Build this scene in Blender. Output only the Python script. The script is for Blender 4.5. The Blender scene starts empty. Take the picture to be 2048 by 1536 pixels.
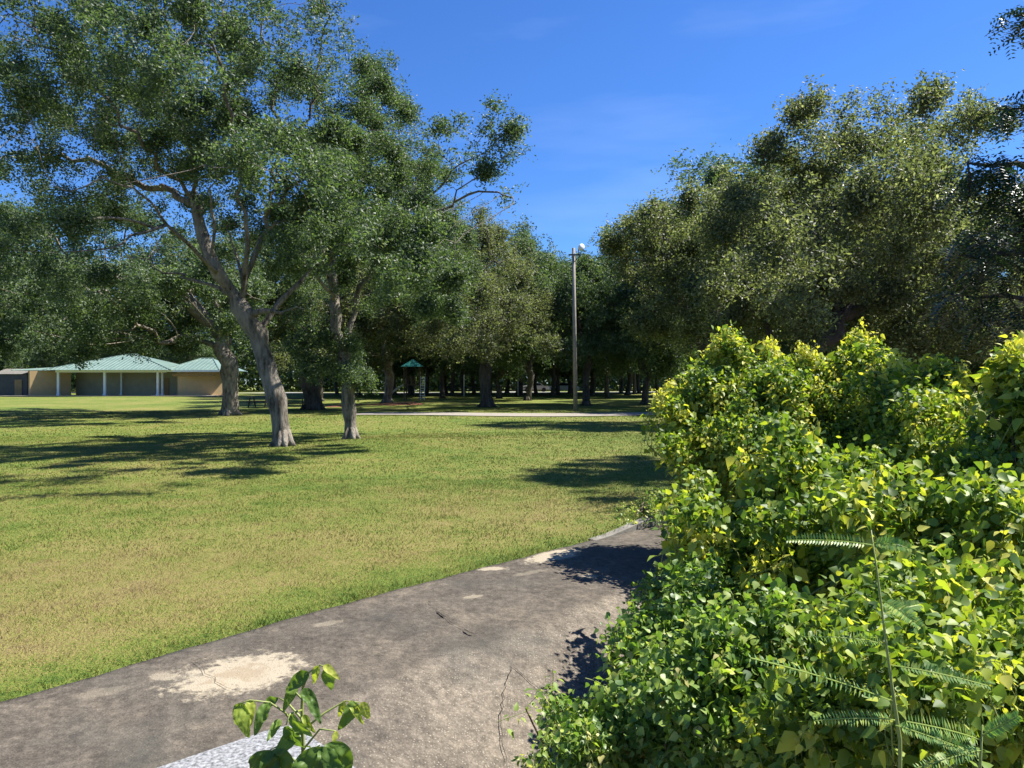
import bpy, math, random
import numpy as np
from mathutils import Vector

# ------------------------------------------------------------------ scene, camera, light
C = bpy.context.scene.collection
scn = bpy.context.scene
scn.render.engine = 'CYCLES'
F = 1479.0; CX = 1024.0; CY = 768.0; H = 1.8          # focal length and centre in photo pixels, eye height
cd = bpy.data.cameras.new('camera'); cam = bpy.data.objects.new('camera', cd); C.objects.link(cam)
cd.sensor_width = 36.0; cd.lens = 26.0; cd.clip_start = 0.05; cd.clip_end = 3000
cam.location = (0, 0, H); cam.rotation_euler = (math.radians(90), 0, 0)
scn.camera = cam

SUN_EL = math.radians(54); SX, SY = 0.955, 0.29      # horizontal direction towards the sun
_l = math.hypot(SX, SY); SX /= _l; SY /= _l
sun_az = math.atan2(SX, SY)
w = bpy.data.worlds.new('World'); scn.world = w; w.use_nodes = True
nt = w.node_tree; bg = nt.nodes['Background']
sky = nt.nodes.new('ShaderNodeTexSky'); sky.sky_type = 'NISHITA'; sky.sun_disc = False
sky.sun_elevation = SUN_EL; sky.sun_rotation = sun_az
sky.air_density = 1.0; sky.dust_density = 0.15; sky.ozone_density = 3.0
hs = nt.nodes.new('ShaderNodeHueSaturation'); hs.inputs['Saturation'].default_value = 1.15
nt.links.new(sky.outputs[0], hs.inputs['Color'])
# faint streaks of high cloud
tc = nt.nodes.new('ShaderNodeTexCoord'); mp = nt.nodes.new('ShaderNodeMapping')
mp.inputs['Scale'].default_value = (1.2, 1.2, 7); mp.inputs['Rotation'].default_value = (0, 0.35, 0)
nz = nt.nodes.new('ShaderNodeTexNoise'); nz.inputs['Scale'].default_value = 2.2; nz.inputs['Detail'].default_value = 5
rp = nt.nodes.new('ShaderNodeMapRange'); rp.inputs[1].default_value = 0.56; rp.inputs[2].default_value = 0.85
rp.inputs[3].default_value = 0.0; rp.inputs[4].default_value = 0.10
mx = nt.nodes.new('ShaderNodeMixRGB'); mx.inputs[2].default_value = (5.5, 6.5, 8, 1)
nt.links.new(tc.outputs['Generated'], mp.inputs[0]); nt.links.new(mp.outputs[0], nz.inputs[0])
nt.links.new(nz.outputs[0], rp.inputs[0]); nt.links.new(rp.outputs[0], mx.inputs[0])
tint = nt.nodes.new('ShaderNodeMixRGB'); tint.blend_type = 'MULTIPLY'; tint.inputs[0].default_value = 1; tint.inputs[2].default_value = (0.42, 0.60, 0.89, 1)
nt.links.new(hs.outputs[0], tint.inputs[1]); nt.links.new(tint.outputs[0], mx.inputs[1]); nt.links.new(mx.outputs[0], bg.inputs[0])
bg.inputs[1].default_value = 0.082
sd = bpy.data.lights.new('sun', 'SUN'); so = bpy.data.objects.new('sun', sd); C.objects.link(so)
sd.energy = 5.0; sd.angle = math.radians(0.53); sd.color = (1.0, 0.95, 0.86)
dv = Vector((SX * math.cos(SUN_EL), SY * math.cos(SUN_EL), math.sin(SUN_EL)))
so.rotation_euler = dv.to_track_quat('Z', 'Y').to_euler()
scn.view_settings.view_transform = 'Standard'; scn.view_settings.look = 'None'
scn.view_settings.exposure = 1.35; scn.view_settings.gamma = 1.0
scn.cycles.max_bounces = 6; scn.cycles.transparent_max_bounces = 4

rng = np.random.default_rng(7); random.seed(7)

# ------------------------------------------------------------------ helpers
def at(px, py, d):
    return np.array([(px - CX) / F * d, d, H - (py - CY) / F * d])

def tag(o, label=None, cat=None, group=None, kind=None):
    if label: o['label'] = label
    if cat: o['category'] = cat
    if group: o['group'] = group
    if kind: o['kind'] = kind
    return o

def empty(name, loc, label, cat, group=None):
    o = bpy.data.objects.new(name, None); C.objects.link(o); o.location = loc
    o.empty_display_size = 0.2
    return tag(o, label, cat, group)

def np_mesh(name, verts, faces_flat, sizes, mat, parent=None, smooth=False, attrs=None, origin=None):
    """verts (N,3); faces_flat flat vertex indices; sizes per-face count (array or int)"""
    verts = np.asarray(verts, dtype=np.float32)
    if origin is not None: verts = verts - np.asarray(origin, dtype=np.float32)
    faces_flat = np.asarray(faces_flat, dtype=np.int32).ravel()
    if np.isscalar(sizes): sizes = np.full(len(faces_flat) // sizes, sizes, dtype=np.int32)
    sizes = np.asarray(sizes, dtype=np.int32)
    me = bpy.data.meshes.new(name)
    me.vertices.add(len(verts)); me.vertices.foreach_set('co', verts.ravel())
    me.loops.add(len(faces_flat)); me.loops.foreach_set('vertex_index', faces_flat)
    me.polygons.add(len(sizes))
    st = np.zeros(len(sizes), dtype=np.int32); st[1:] = np.cumsum(sizes)[:-1]
    me.polygons.foreach_set('loop_start', st); me.polygons.foreach_set('loop_total', sizes)
    me.polygons.foreach_set('use_smooth', np.full(len(sizes), smooth, dtype=bool))
    if attrs:
        for k, a in attrs.items():
            at_ = me.attributes.new(k, 'FLOAT', 'POINT')
            at_.data.foreach_set('value', np.asarray(a, dtype=np.float32))
    me.update(calc_edges=True); me.validate()
    me.materials.append(mat)
    o = bpy.data.objects.new(name, me); C.objects.link(o)
    if parent: o.parent = parent
    elif origin is not None: o.location = [float(v) for v in origin]
    return o

class MB:
    """collects boxes, prisms and tubes into one mesh"""
    def __init__(s): s.v = []; s.f = []
    def quad8(s, p):
        b = len(s.v); s.v += [tuple(q) for q in p]
        for f in ((3, 2, 1, 0), (4, 5, 6, 7), (0, 1, 5, 4), (1, 2, 6, 5), (2, 3, 7, 6), (3, 0, 4, 7)):
            s.f.append([b + i for i in f])
    def box(s, c, sz, rz=0):
        hx, hy, hz = sz[0] / 2, sz[1] / 2, sz[2] / 2
        ca, sa = math.cos(rz), math.sin(rz)
        pts = []
        for z in (-hz, hz):
            for x, y in ((-hx, -hy), (hx, -hy), (hx, hy), (-hx, hy)):
                pts.append((c[0] + x * ca - y * sa, c[1] + x * sa + y * ca, c[2] + z))
        s.quad8(pts)
    def poly(s, pts): b = len(s.v); s.v += [tuple(p) for p in pts]; s.f.append(list(range(b, b + len(pts))))
    def tube(s, pts, rads, n=8, cap=True):
        pts = [Vector(p) for p in pts]
        if not hasattr(rads, '__len__'): rads = [rads] * len(pts)
        u = None; rings = []
        for i, p in enumerate(pts):
            t = (pts[min(i + 1, len(pts) - 1)] - pts[max(i - 1, 0)])
            if t.length < 1e-9: t = Vector((0, 0, 1))
            t.normalize()
            if u is None:
                ref = Vector((1, 0, 0)) if abs(t.x) < 0.8 else Vector((0, 1, 0)); u = t.cross(ref).normalized()
            else:
                u = (u - t * u.dot(t)); u = u.normalized() if u.length > 1e-6 else t.orthogonal().normalized()
            v = t.cross(u); b = len(s.v)
            for k in range(n):
                a = 2 * math.pi * k / n; q = p + (u * math.cos(a) + v * math.sin(a)) * rads[i]
                s.v.append((q.x, q.y, q.z))
            rings.append(b)
        for i in range(len(rings) - 1):
            a, b = rings[i], rings[i + 1]
            for k in range(n): s.f.append([a + k, a + (k + 1) % n, b + (k + 1) % n, b + k])
        if cap:
            s.f.append([rings[0] + k for k in reversed(range(n))]); s.f.append([rings[-1] + k for k in range(n)])
    def build(s, name, mat, parent=None, smooth=False, origin=None):
        return np_mesh(name, np.array(s.v), np.concatenate([np.array(f) for f in s.f]),
                       np.array([len(f) for f in s.f]), mat, parent, smooth, None, origin)

def vnorm(a): return a / np.maximum(np.linalg.norm(a, axis=-1, keepdims=True), 1e-9)

# ------------------------------------------------------------------ materials
def newmat(name):
    m = bpy.data.materials.new(name); m.use_nodes = True
    return m, m.node_tree, m.node_tree.nodes['Principled BSDF']

def N(t, kind, **kw):
    n = t.nodes.new('ShaderNode' + kind)
    for k, v in kw.items():
        if k.startswith('_'): setattr(n, k[1:], v)
        else: n.inputs[k].default_value = v
    return n

def ramp(t, src, stops):
    r = t.nodes.new('ShaderNodeValToRGB'); e = r.color_ramp.elements
    while len(e) < len(stops): e.new(0.5)
    for i, (p, c) in enumerate(stops): e[i].position = p; e[i].color = (c[0], c[1], c[2], 1)
    t.links.new(src, r.inputs[0]); return r.outputs[0]

def mixc(t, fac, a, b, mode='MIX'):
    m = t.nodes.new('ShaderNodeMixRGB'); m.blend_type = mode
    for i, s in ((0, fac), (1, a), (2, b)):
        if isinstance(s, (int, float)): m.inputs[i].default_value = s
        elif isinstance(s, tuple): m.inputs[i].default_value = (s[0], s[1], s[2], 1)
        else: t.links.new(s, m.inputs[i])
    return m.outputs[0]

def math_(t, op, a, b=0.0):
    m = t.nodes.new('ShaderNodeMath'); m.operation = op
    for i, s in ((0, a), (1, b)):
        if isinstance(s, (int, float)): m.inputs[i].default_value = s
        else: t.links.new(s, m.inputs[i])
    return m.outputs[0]

def maprange(t, s, a, b, c, d):
    m = t.nodes.new('ShaderNodeMapRange'); t.links.new(s, m.inputs[0])
    for i, v in enumerate((a, b, c, d)): m.inputs[i + 1].default_value = v
    return m.outputs[0]

def noise(t, scale, detail=4, rough=0.6, vec=None, stretch=None):
    n = t.nodes.new('ShaderNodeTexNoise'); n.inputs['Scale'].default_value = scale
    n.inputs['Detail'].default_value = detail; n.inputs['Roughness'].default_value = rough
    if vec is None: vec = t.nodes.new('ShaderNodeTexCoord').outputs['Object']
    if stretch:
        m = t.nodes.new('ShaderNodeMapping'); m.inputs['Scale'].default_value = stretch
        t.links.new(vec, m.inputs[0]); vec = m.outputs[0]
    t.links.new(vec, n.inputs['Vector']); return n.outputs[0]

def bump(t, bs, h, strength, dist=0.02):
    b = t.nodes.new('ShaderNodeBump'); b.inputs['Strength'].default_value = strength
    b.inputs['Distance'].default_value = dist; t.links.new(h, b.inputs['Height']); t.links.new(b.outputs[0], bs.inputs['Normal'])

def leaf_mat(name, stops, transl=0.35, rough=0.45, spec=0.5, tcol=(1.0, 1.15, 0.45), attr='rnd', tboost=1.6):
    m, t, bs = newmat(name)
    a = t.nodes.new('ShaderNodeAttribute'); a.attribute_name = attr
    col = ramp(t, a.outputs['Fac'], stops)
    t.links.new(col, bs.inputs['Base Color']); bs.inputs['Roughness'].default_value = rough
    bs.inputs['Specular IOR Level'].default_value = spec
    tr = t.nodes.new('ShaderNodeBsdfTranslucent')
    tcv = mixc(t, 1.0, col, tuple(c * tboost for c in tcol), 'MULTIPLY')
    t.links.new(tcv, tr.inputs[0])
    mxs = t.nodes.new('ShaderNodeMixShader'); mxs.inputs[0].default_value = transl
    t.links.new(bs.outputs[0], mxs.inputs[1]); t.links.new(tr.outputs[0], mxs.inputs[2])
    t.links.new(mxs.outputs[0], t.nodes['Material Output'].inputs[0])
    return m

def plain(name, col, rough=0.7, var=0.15, scale=3.0, spec=0.3, metal=0.0, bmp=0.0):
    m, t, bs = newmat(name)
    n = noise(t, scale, 5)
    d = tuple(c * (1 - var) for c in col); l = tuple(min(1, c * (1 + var)) for c in col)
    t.links.new(ramp(t, n, [(0.3, d), (0.7, l)]), bs.inputs['Base Color'])
    bs.inputs['Roughness'].default_value = rough; bs.inputs['Specular IOR Level'].default_value = spec
    bs.inputs['Metallic'].default_value = metal
    if bmp: bump(t, bs, noise(t, scale * 8, 4), bmp)
    return m

def bark_mat(name, dark, light, sc=1.0):
    m, t, bs = newmat(name)
    n1 = noise(t, 9 * sc, 6, 0.7, stretch=(1, 1, 0.22)); n2 = noise(t, 1.1 * sc, 4, 0.6)
    c1 = ramp(t, n1, [(0.35, dark), (0.65, light)])
    c2 = mixc(t, maprange(t, n2, 0.45, 0.65, 0, 0.55), c1, tuple(min(1, c * 1.35) for c in light))
    t.links.new(c2, bs.inputs['Base Color']); bs.inputs['Roughness'].default_value = 0.9
    bs.inputs['Specular IOR Level'].default_value = 0.15
    bump(t, bs, n1, 1.0, 0.12)
    return m

M = {}
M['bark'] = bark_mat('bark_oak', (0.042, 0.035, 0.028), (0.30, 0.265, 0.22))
M['bark_shade'] = bark_mat('bark_shade_oak', (0.035, 0.03, 0.025), (0.12, 0.105, 0.09))  # darker copy of the oak bark, shade put into its colour
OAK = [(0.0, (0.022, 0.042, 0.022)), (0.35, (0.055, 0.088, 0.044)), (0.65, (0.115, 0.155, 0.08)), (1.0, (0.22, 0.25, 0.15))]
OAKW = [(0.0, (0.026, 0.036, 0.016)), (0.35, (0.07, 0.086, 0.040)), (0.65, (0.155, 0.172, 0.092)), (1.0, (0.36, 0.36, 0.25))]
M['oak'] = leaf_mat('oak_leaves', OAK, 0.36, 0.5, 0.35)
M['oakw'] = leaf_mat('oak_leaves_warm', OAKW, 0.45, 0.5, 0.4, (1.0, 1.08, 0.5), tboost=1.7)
M['pinn'] = leaf_mat('pinnate_leaves', [(0, (0.008, 0.022, 0.010)), (0.6, (0.018, 0.045, 0.018)), (1, (0.05, 0.09, 0.03))], 0.12, 0.4, 0.5)  # backlit shade of the hanging crown put into the leaf colour
BUSH = [(0.0, (0.05, 0.10, 0.022)), (0.3, (0.12, 0.20, 0.035)), (0.6, (0.29, 0.36, 0.05)), (1.0, (0.52, 0.50, 0.10))]
M['bush'] = leaf_mat('tallow_leaves', BUSH, 0.4, 0.5, 0.3, (1.05, 1.05, 0.35), tboost=1.6)
M['bushd'] = leaf_mat('dull_shrub_leaves', [(0, (0.06, 0.12, 0.03)), (0.4, (0.17, 0.26, 0.05)), (0.8, (0.34, 0.40, 0.08)), (1, (0.46, 0.42, 0.16))], 0.35, 0.45, 0.4)
M['fern'] = leaf_mat('feather_leaves', [(0, (0.08, 0.17, 0.05)), (0.6, (0.15, 0.27, 0.07)), (1, (0.34, 0.40, 0.09))], 0.35, 0.45, 0.4)
M['stem'] = plain('green_stem', (0.22, 0.26, 0.07), 0.5, 0.3, 12)
M['stemb'] = plain('brown_stem', (0.13, 0.10, 0.06), 0.7, 0.3, 12)
M['mulch'] = plain('orange_mulch', (0.16, 0.07, 0.035), 0.95, 0.4, 20)

# lawn
def lawn_material(name, blades=False):
    m, t, bs = newmat(name)
    geo = t.nodes.new('ShaderNodeNewGeometry').outputs['Position']
    big = noise(t, 0.16, 3, 0.55, geo); mid = noise(t, 1.3, 5, 0.65, geo); fine = noise(t, 38, 3, 0.8, geo)
    fin2 = noise(t, 9, 4, 0.7, geo, (1, 1, 1))
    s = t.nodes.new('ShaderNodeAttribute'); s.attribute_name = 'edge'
    green = (0.130, 0.172, 0.024); straw = (0.25, 0.205, 0.072); lush = (0.062, 0.115, 0.018); brown = (0.15, 0.108, 0.055)
    a = math_(t, 'ADD', math_(t, 'MULTIPLY', big, 0.6), math_(t, 'MULTIPLY', mid, 0.5))
    # drier towards the viewer
    sep = t.nodes.new('ShaderNodeSeparateXYZ'); t.links.new(geo, sep.inputs[0])
    near = maprange(t, sep.outputs[1], 3.5, 13, 0.18, -0.06)
    a = math_(t, 'ADD', a, near)
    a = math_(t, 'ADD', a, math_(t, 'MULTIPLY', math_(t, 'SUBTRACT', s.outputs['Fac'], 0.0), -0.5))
    if blades:
        r = t.nodes.new('ShaderNodeAttribute'); r.attribute_name = 'rnd'
        a = math_(t, 'ADD', a, maprange(t, r.outputs['Fac'], 0, 1, -0.3, 0.3))
    else:
        a = math_(t, 'ADD', a, maprange(t, fine, 0.3, 0.7, -0.2, 0.2))
        a = math_(t, 'ADD', a, maprange(t, fin2, 0.3, 0.7, -0.1, 0.1))
    col = ramp(t, a, [(0.28, lush), (0.46, green), (0.71, straw), (0.92, brown)])
    if not blades:
        bare = maprange(t, noise(t, 0.55, 4, 0.6, geo, (0.5, 1, 1)), 0.66, 0.72, 0, 0.55)
        col = mixc(t, bare, col, (0.22, 0.14, 0.08))
        col = mixc(t, 1.0, col, maprange(t, noise(t, 60, 2, 0.8, geo), 0.3, 0.7, 0.62, 1.25), 'MULTIPLY')
        bump(t, bs, noise(t, 45, 3, 0.8, geo), 0.8, 0.04)
    t.links.new(col, bs.inputs['Base Color']); bs.inputs['Roughness'].default_value = 0.85
    bs.inputs['Specular IOR Level'].default_value = 0.2
    return m
M['lawn'] = lawn_material('lawn'); M['blade'] = lawn_material('grass_blades', True)

def concrete_material():
    m, t, bs = newmat('weathered_concrete')
    geo = t.nodes.new('ShaderNodeNewGeometry').outputs['Position']
    n1 = noise(t, 0.8, 9, 0.78, geo); n2 = noise(t, 7, 7, 0.8, geo)
    base = ramp(t, n1, [(0.30, (0.055, 0.047, 0.038)), (0.5, (0.096, 0.081, 0.063)), (0.70, (0.150, 0.125, 0.094))])
    base = mixc(t, 1.0, base, maprange(t, n2, 0.3, 0.7, 0.6, 1.4), 'MULTIPLY')
    base = mixc(t, 1.0, base, maprange(t, noise(t, 55, 3, 0.8, geo), 0.25, 0.75, 0.55, 1.45), 'MULTIPLY')
    base = mixc(t, 1.0, base, maprange(t, noise(t, 14, 5, 0.75, geo), 0.3, 0.7, 0.75, 1.25), 'MULTIPLY')
    # cool grey algae film
    base = mixc(t, maprange(t, noise(t, 0.7, 5, 0.6, geo, (1, 1, 1)), 0.52, 0.66, 0, 0.55), base, (0.062, 0.064, 0.055))
    ag0 = t.nodes.new('ShaderNodeAttribute'); ag0.attribute_name = 'agg'
    base = mixc(t, 1.0, base, maprange(t, ag0.outputs['Fac'], 0.15, 1, .84, 1.25), 'MULTIPLY')
    # exposed aggregate
    vo = t.nodes.new('ShaderNodeTexVoronoi'); vo.inputs['Scale'].default_value = 62; t.links.new(geo, vo.inputs['Vector'])
    sp = maprange(t, vo.outputs['Distance'], 0.15, 0.42, 1, 0)
    sel = maprange(t, noise(t, 1.6, 4, 0.6, geo), 0.3, 0.55, 0.4, 1.0)
    ag = t.nodes.new('ShaderNodeAttribute'); ag.attribute_name = 'agg'
    sel = math_(t, 'MULTIPLY', sel, ag.outputs['Fac'])
    sc_ = t.nodes.new('ShaderNodeSeparateColor'); t.links.new(vo.outputs['Color'], sc_.inputs[0]); sel = math_(t, 'MULTIPLY', sel, maprange(t, sc_.outputs[0], 0.25, 0.9, 0, 1))
    base = mixc(t, math_(t, 'MULTIPLY', sp, sel), base, (0.29, 0.255, 0.20))
    # pale worn patches at given places
    def patch(cx, cy, rx, ry, rot, ring=False):
        mp = t.nodes.new('ShaderNodeMapping'); mp.vector_type = 'TEXTURE'
        mp.inputs['Location'].default_value = (cx, cy, 0); mp.inputs['Rotation'].default_value = (0, 0, rot)
        mp.inputs['Scale'].default_value = (rx, ry, 1000)
        nn = t.nodes.new('ShaderNodeTexNoise'); nn.inputs['Scale'].default_value = 4.5; nn.inputs['Detail'].default_value = 8; nn.inputs['Roughness'].default_value = 0.7
        t.links.new(geo, nn.inputs['Vector'])
        t.links.new(geo, mp.inputs[0])
        ln = t.nodes.new('ShaderNodeVectorMath'); ln.operation = 'LENGTH'; t.links.new(mp.outputs[0], ln.inputs[0])
        n9 = noise(t, 16, 5, 0.7, geo)
        return math_(t, 'ADD', math_(t, 'ADD', ln.outputs['Value'], maprange(t, nn.outputs[0], 0.25, 0.75, -0.4, 0.4)), maprange(t, n9, 0.25, 0.75, -0.45, 0.45))
    pale = (0.36, 0.31, 0.225)
    def ground_pt(px, py, z=-0.03):
        d = (H - z) * F / (py - CY); return ((px - CX) / F * d, d)
    for (px, py, rx, ry, rot, op) in ((480, 1352, 0.40, 0.27, 0.75, 0.9), (1110, 1117, 0.42, 0.16, 0.75, 0.9), (985, 1145, 0.16, 0.07, 0.3, 0.8),
                                      (1180, 1153, 0.09, 0.05, 0, 0.7), (330, 1362, 0.09, 0.06, 0, 0.5), (655, 1255, 0.12, 0.05, 0.6, 0.3),
                                      (945, 1198, 0.10, 0.04, 0.6, 0.45), (210, 1392, 0.16, 0.06, 0.6, 0.2), (1060, 1150, 0.2, 0.05, 0.7, 0.25)):
        x, y = ground_pt(px, py)
        dd = patch(x, y, rx, ry, rot)
        base = mixc(t, maprange(t, dd, 0.75, 1.1, op * .85, 0), base, pale)
        if px == 480:
            base = mixc(t, maprange(t, dd, 0.25, 0.55, 0.55, 0), base, (0.20, 0.15, 0.095))
    # brown grime film over the top of the paving strip
    t.links.new(base, bs.inputs['Base Color']); bs.inputs['Roughness'].default_value = 0.88
    bs.inputs['Specular IOR Level'].default_value = 0.25
    hh = math_(t, 'ADD', n2, math_(t, 'MULTIPLY', sp, 0.35))
    bump(t, bs, hh, 0.5, 0.012)
    return m
M['conc'] = concrete_material()
M['concl'] = plain('pale_rough_concrete', (0.27, 0.275, 0.28), 0.9, 0.8, 60, bmp=0.6)
M['conc_shade'] = plain('shade_toned_concrete', (0.16, 0.15, 0.13), 0.9, 0.35, 5, bmp=0.3)  # the retaining wall's shade is put into this darker colour
M['path'] = plain('path_concrete', (0.25, 0.225, 0.19), 0.9, 0.12, 2)
M['crack'] = plain('crack_dirt', (0.03, 0.025, 0.02), 1.0, 0.3, 20)

# ------------------------------------------------------------------ terrain: lawn above a concrete lined channel
DIR = np.array([0.690, 0.724]); NRM = np.array([0.724, -0.690])
EP = [(-2.85, 4.11), (-1.83, 5.47), (-0.58, 6.88), (1.23, 8.80), (2.05, 9.66)]
P0 = np.array([-0.58, 6.88])
_et = [float(np.dot(np.array(p) - P0, DIR)) for p in EP]; _es = [float(np.dot(np.array(p) - P0, NRM)) for p in EP]
# smooth curve of the lawn edge in (t, s)
_tt = np.array([-60, -12] + _et + [12, 60, 500.]); _ss = np.array([0.2, 0.35 * 0 + 0.15] + _es + [_es[-1] + 0.1, _es[-1] + 1, _es[-1] + 2])
def edge_s(t):
    k = np.linspace(-0.8, 0.8, 5)
    return sum(np.interp(t + q, _tt, _ss) for q in k) / 5

def st(x, y):
    dx, dy = x - P0[0], y - P0[1]
    t = dx * DIR[0] + dy * DIR[1]; return t, dx * NRM[0] + dy * NRM[1] - edge_s(t)
def xy(t, s):
    s2 = s + edge_s(t); return P0[0] + t * DIR[0] + s2 * NRM[0], P0[1] + t * DIR[1] + s2 * NRM[1]

def curb(t): return 0.19 * np.clip((t - 2.35) / 1.6, 0, 1) ** 1.2 + 0.03 * np.clip((t - 4) / 8, 0, 1)
def lawn_z(x, y):
    x = np.asarray(x, dtype=float); y = np.asarray(y, dtype=float)
    t, s = st(x, y)
    z = 0.46 * np.clip((y - 30) / 60, 0, 1.0) + 0.35 * np.clip((y - 90) / 200, 0, 1)
    z = z + 0.05 * np.sin(x * 0.33 + 1.0) * np.sin(y * 0.27) * np.clip(-s / 3, 0, 1)
    z = z + 0.13 * np.exp(-(((x + 3.0) / 3.0) ** 2 + ((y - 22.5) / 2.2) ** 2))
    z = z - 0.012 * np.clip(-x - 4, 0, 12)
    z = z + curb(t) * np.exp(np.minimum(0, s) / 2.5)
    return z
def conc_z(t, s):
    z = 0.012 - 0.06 * np.clip(s / 1.35, 0, 1)
    z = z - 0.36 * np.clip(s - 1.35, 0, 2.3)
    k = np.exp(-((s - 1.35) / 0.12) ** 2) * 0.012
    return z - k

def spaced(a, b, n, p): return a + (b - a) * np.linspace(0, 1, n) ** p
tl = np.concatenate([-spaced(14, 420, 40, 2.2)[::-1], np.linspace(-14, 30, 180)[1:], spaced(30, 600, 60, 2)[1:]])
sl = np.concatenate([-spaced(10, 600, 50, 2.4)[::-1], -spaced(0, 10, 60, 1.6)[::-1][1:]])
T, S = np.meshgrid(tl, sl, indexing='ij'); X, Y = xy(T, S); Z = lawn_z(X, Y)
def grid_faces(nu, nv):
    i, j = np.meshgrid(np.arange(nu - 1), np.arange(nv - 1), indexing='ij')
    a = i * nv + j; return np.stack([a, a + nv, a + nv + 1, a + 1], -1).reshape(-1, 4)
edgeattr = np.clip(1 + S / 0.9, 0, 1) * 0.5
tag(np_mesh('lawn', np.stack([X, Y, Z], -1).reshape(-1, 3), grid_faces(len(tl), len(sl)), 4, M['lawn'], smooth=True,
            attrs={'edge': edgeattr.ravel()}), kind='structure')

# concrete lining: paving strip, bank and bed, with a thick edge under the lawn
tl2 = np.concatenate([np.linspace(-60, -12, 30), np.linspace(-12, 16, 280)[1:], np.linspace(16, 120, 50)[1:]])
sl2 = np.concatenate([[-0.03], np.linspace(-0.02, 3.7, 75), np.linspace(3.7, 9, 12)[1:], np.linspace(9, 12, 8)[1:]])
T, S = np.meshgrid(tl2, sl2, indexing='ij'); X, Y = xy(T, S)
Z = conc_z(T, S) + 0.45 * np.clip(S - 9, 0, 3)
Z += 0.006 * np.sin(X * 5 + 1.3) * np.sin(Y * 4) + 0.004 * np.sin(X * 13) * np.sin(Y * 11 + 2)
Z[:, 0] -= 0.5
# joint across the slab: two broken pockets
def jn(t, s, tc, sc, a, b): return np.exp(-((t - tc) / a) ** 2 - ((s - sc) / b) ** 2)
agg = np.clip((S - 1.27 + 0.05 * np.sin(T * 3.1) + .03 * np.sin(T * 9)) / 0.14, 0.15, 1)
co = np_mesh('channel_bed', np.stack([X, Y, Z], -1).reshape(-1, 3), grid_faces(len(tl2), len(sl2))[:, ::-1], 4, M['conc'], smooth=True, attrs={'agg': agg.ravel()})
tag(co, kind='structure')
# far bank beyond the bed (the ground under and behind the viewer)
tf = np.array([-60, 120.]); sf = np.array([12, 14, 60, 400.])
T, S = np.meshgrid(tl2, sf, indexing='ij'); X, Y = xy(T, S); Z = conc_z(T, S) * 0 + 0.45
tag(np_mesh('far_bank', np.stack([X, Y, Z], -1).reshape(-1, 3), grid_faces(len(tl2), 4)[:, ::-1], 4, M['lawn'],
            attrs={'edge': np.zeros(X.size)}), kind='structure')

# low retaining wall that rises out of the slab under the bushes
vv = []; fc = []; wt = np.linspace(2.2, 60, 200)
for tq in wt:
    top = float(curb(tq)) + 0.012
    for (s_, z_) in ((0.045, -0.1), (0.04, top), (-0.07, top + 0.004), (-0.075, -0.1)):
        x_, y_ = xy(tq, s_); vv.append((float(x_), float(y_), z_))
for i in range(len(wt) - 1):
    for k in range(3): a = i * 4 + k; fc.append((a, a + 1, a + 5, a + 4))
fc.append((0, 3, 2, 1)); 
wll = np_mesh('retaining_wall', np.array(vv), np.array(fc), 4, M['conc_shade'], origin=vv[0])
tag(wll, 'low shaded concrete retaining wall between the lawn and the paved channel bank', 'wall')

# cracks: thin strips with width, lying 4 mm over the slab
def ground_on_conc(px, py):
    # march down the view ray until it meets the concrete
    lo = 2.0
    for d in np.arange(2.0, 20, 0.02):
        p = at(px, py, d); t, s = st(p[0], p[1])
        if p[2] <= float(conc_z(t, max(float(s), 0))) : return p
    return at(px, py, 6)
def crack(pix, wid, name='slab_crack', jit=0.008):
    pts = [ground_on_conc(*p) for p in pix]; P = [pts[0]]
    for a, b in zip(pts[:-1], pts[1:]):
        n = max(2, int(np.linalg.norm(b - a) / 0.05))
        for k in range(1, n + 1):
            q = a + (b - a) * k / n; q = q + np.array([rng.normal(0, jit), rng.normal(0, jit), 0]); P.append(q)
    vv = []; fc = []
    for i, p in enumerate(P):
        tdir = P[min(i + 1, len(P) - 1)] - P[max(i - 1, 0)]; nn = vnorm(np.array([-tdir[1], tdir[0], 0]))
        wq = wid * (0.35 + 0.65 * abs(math.sin(i * 1.7)) ) * (0.4 if i in (0, len(P) - 1) else 1)
        for sg in (-1, 1):
            q = p + nn * wq * sg / 2; t, s = st(q[0], q[1])
            vv.append((q[0], q[1], float(conc_z(t, s)) + 0.016))
    for i in range(len(P) - 1): a = i * 2; fc.append((a, a + 1, a + 3, a + 2))
    o = np_mesh(name, np.array(vv), np.array(fc), 4, M['crack']); tag(o, kind='structure')
crack([(855, 1205), (880, 1232), (900, 1245), (945, 1272)], 0.004)
crack([(874, 1228), (880, 1231), (890, 1238)], 0.02, jit=.001)
crack([(928, 1263), (938, 1269), (947, 1273)], 0.02, jit=.001)
crack([(1095, 1402), (1060, 1370), (1022, 1336), (1012, 1370), (1002, 1430), (1004, 1490), (1012, 1536)], 0.006)
crack([(385, 1325), (410, 1345), (440, 1375), (470, 1390)], 0.004)

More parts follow.
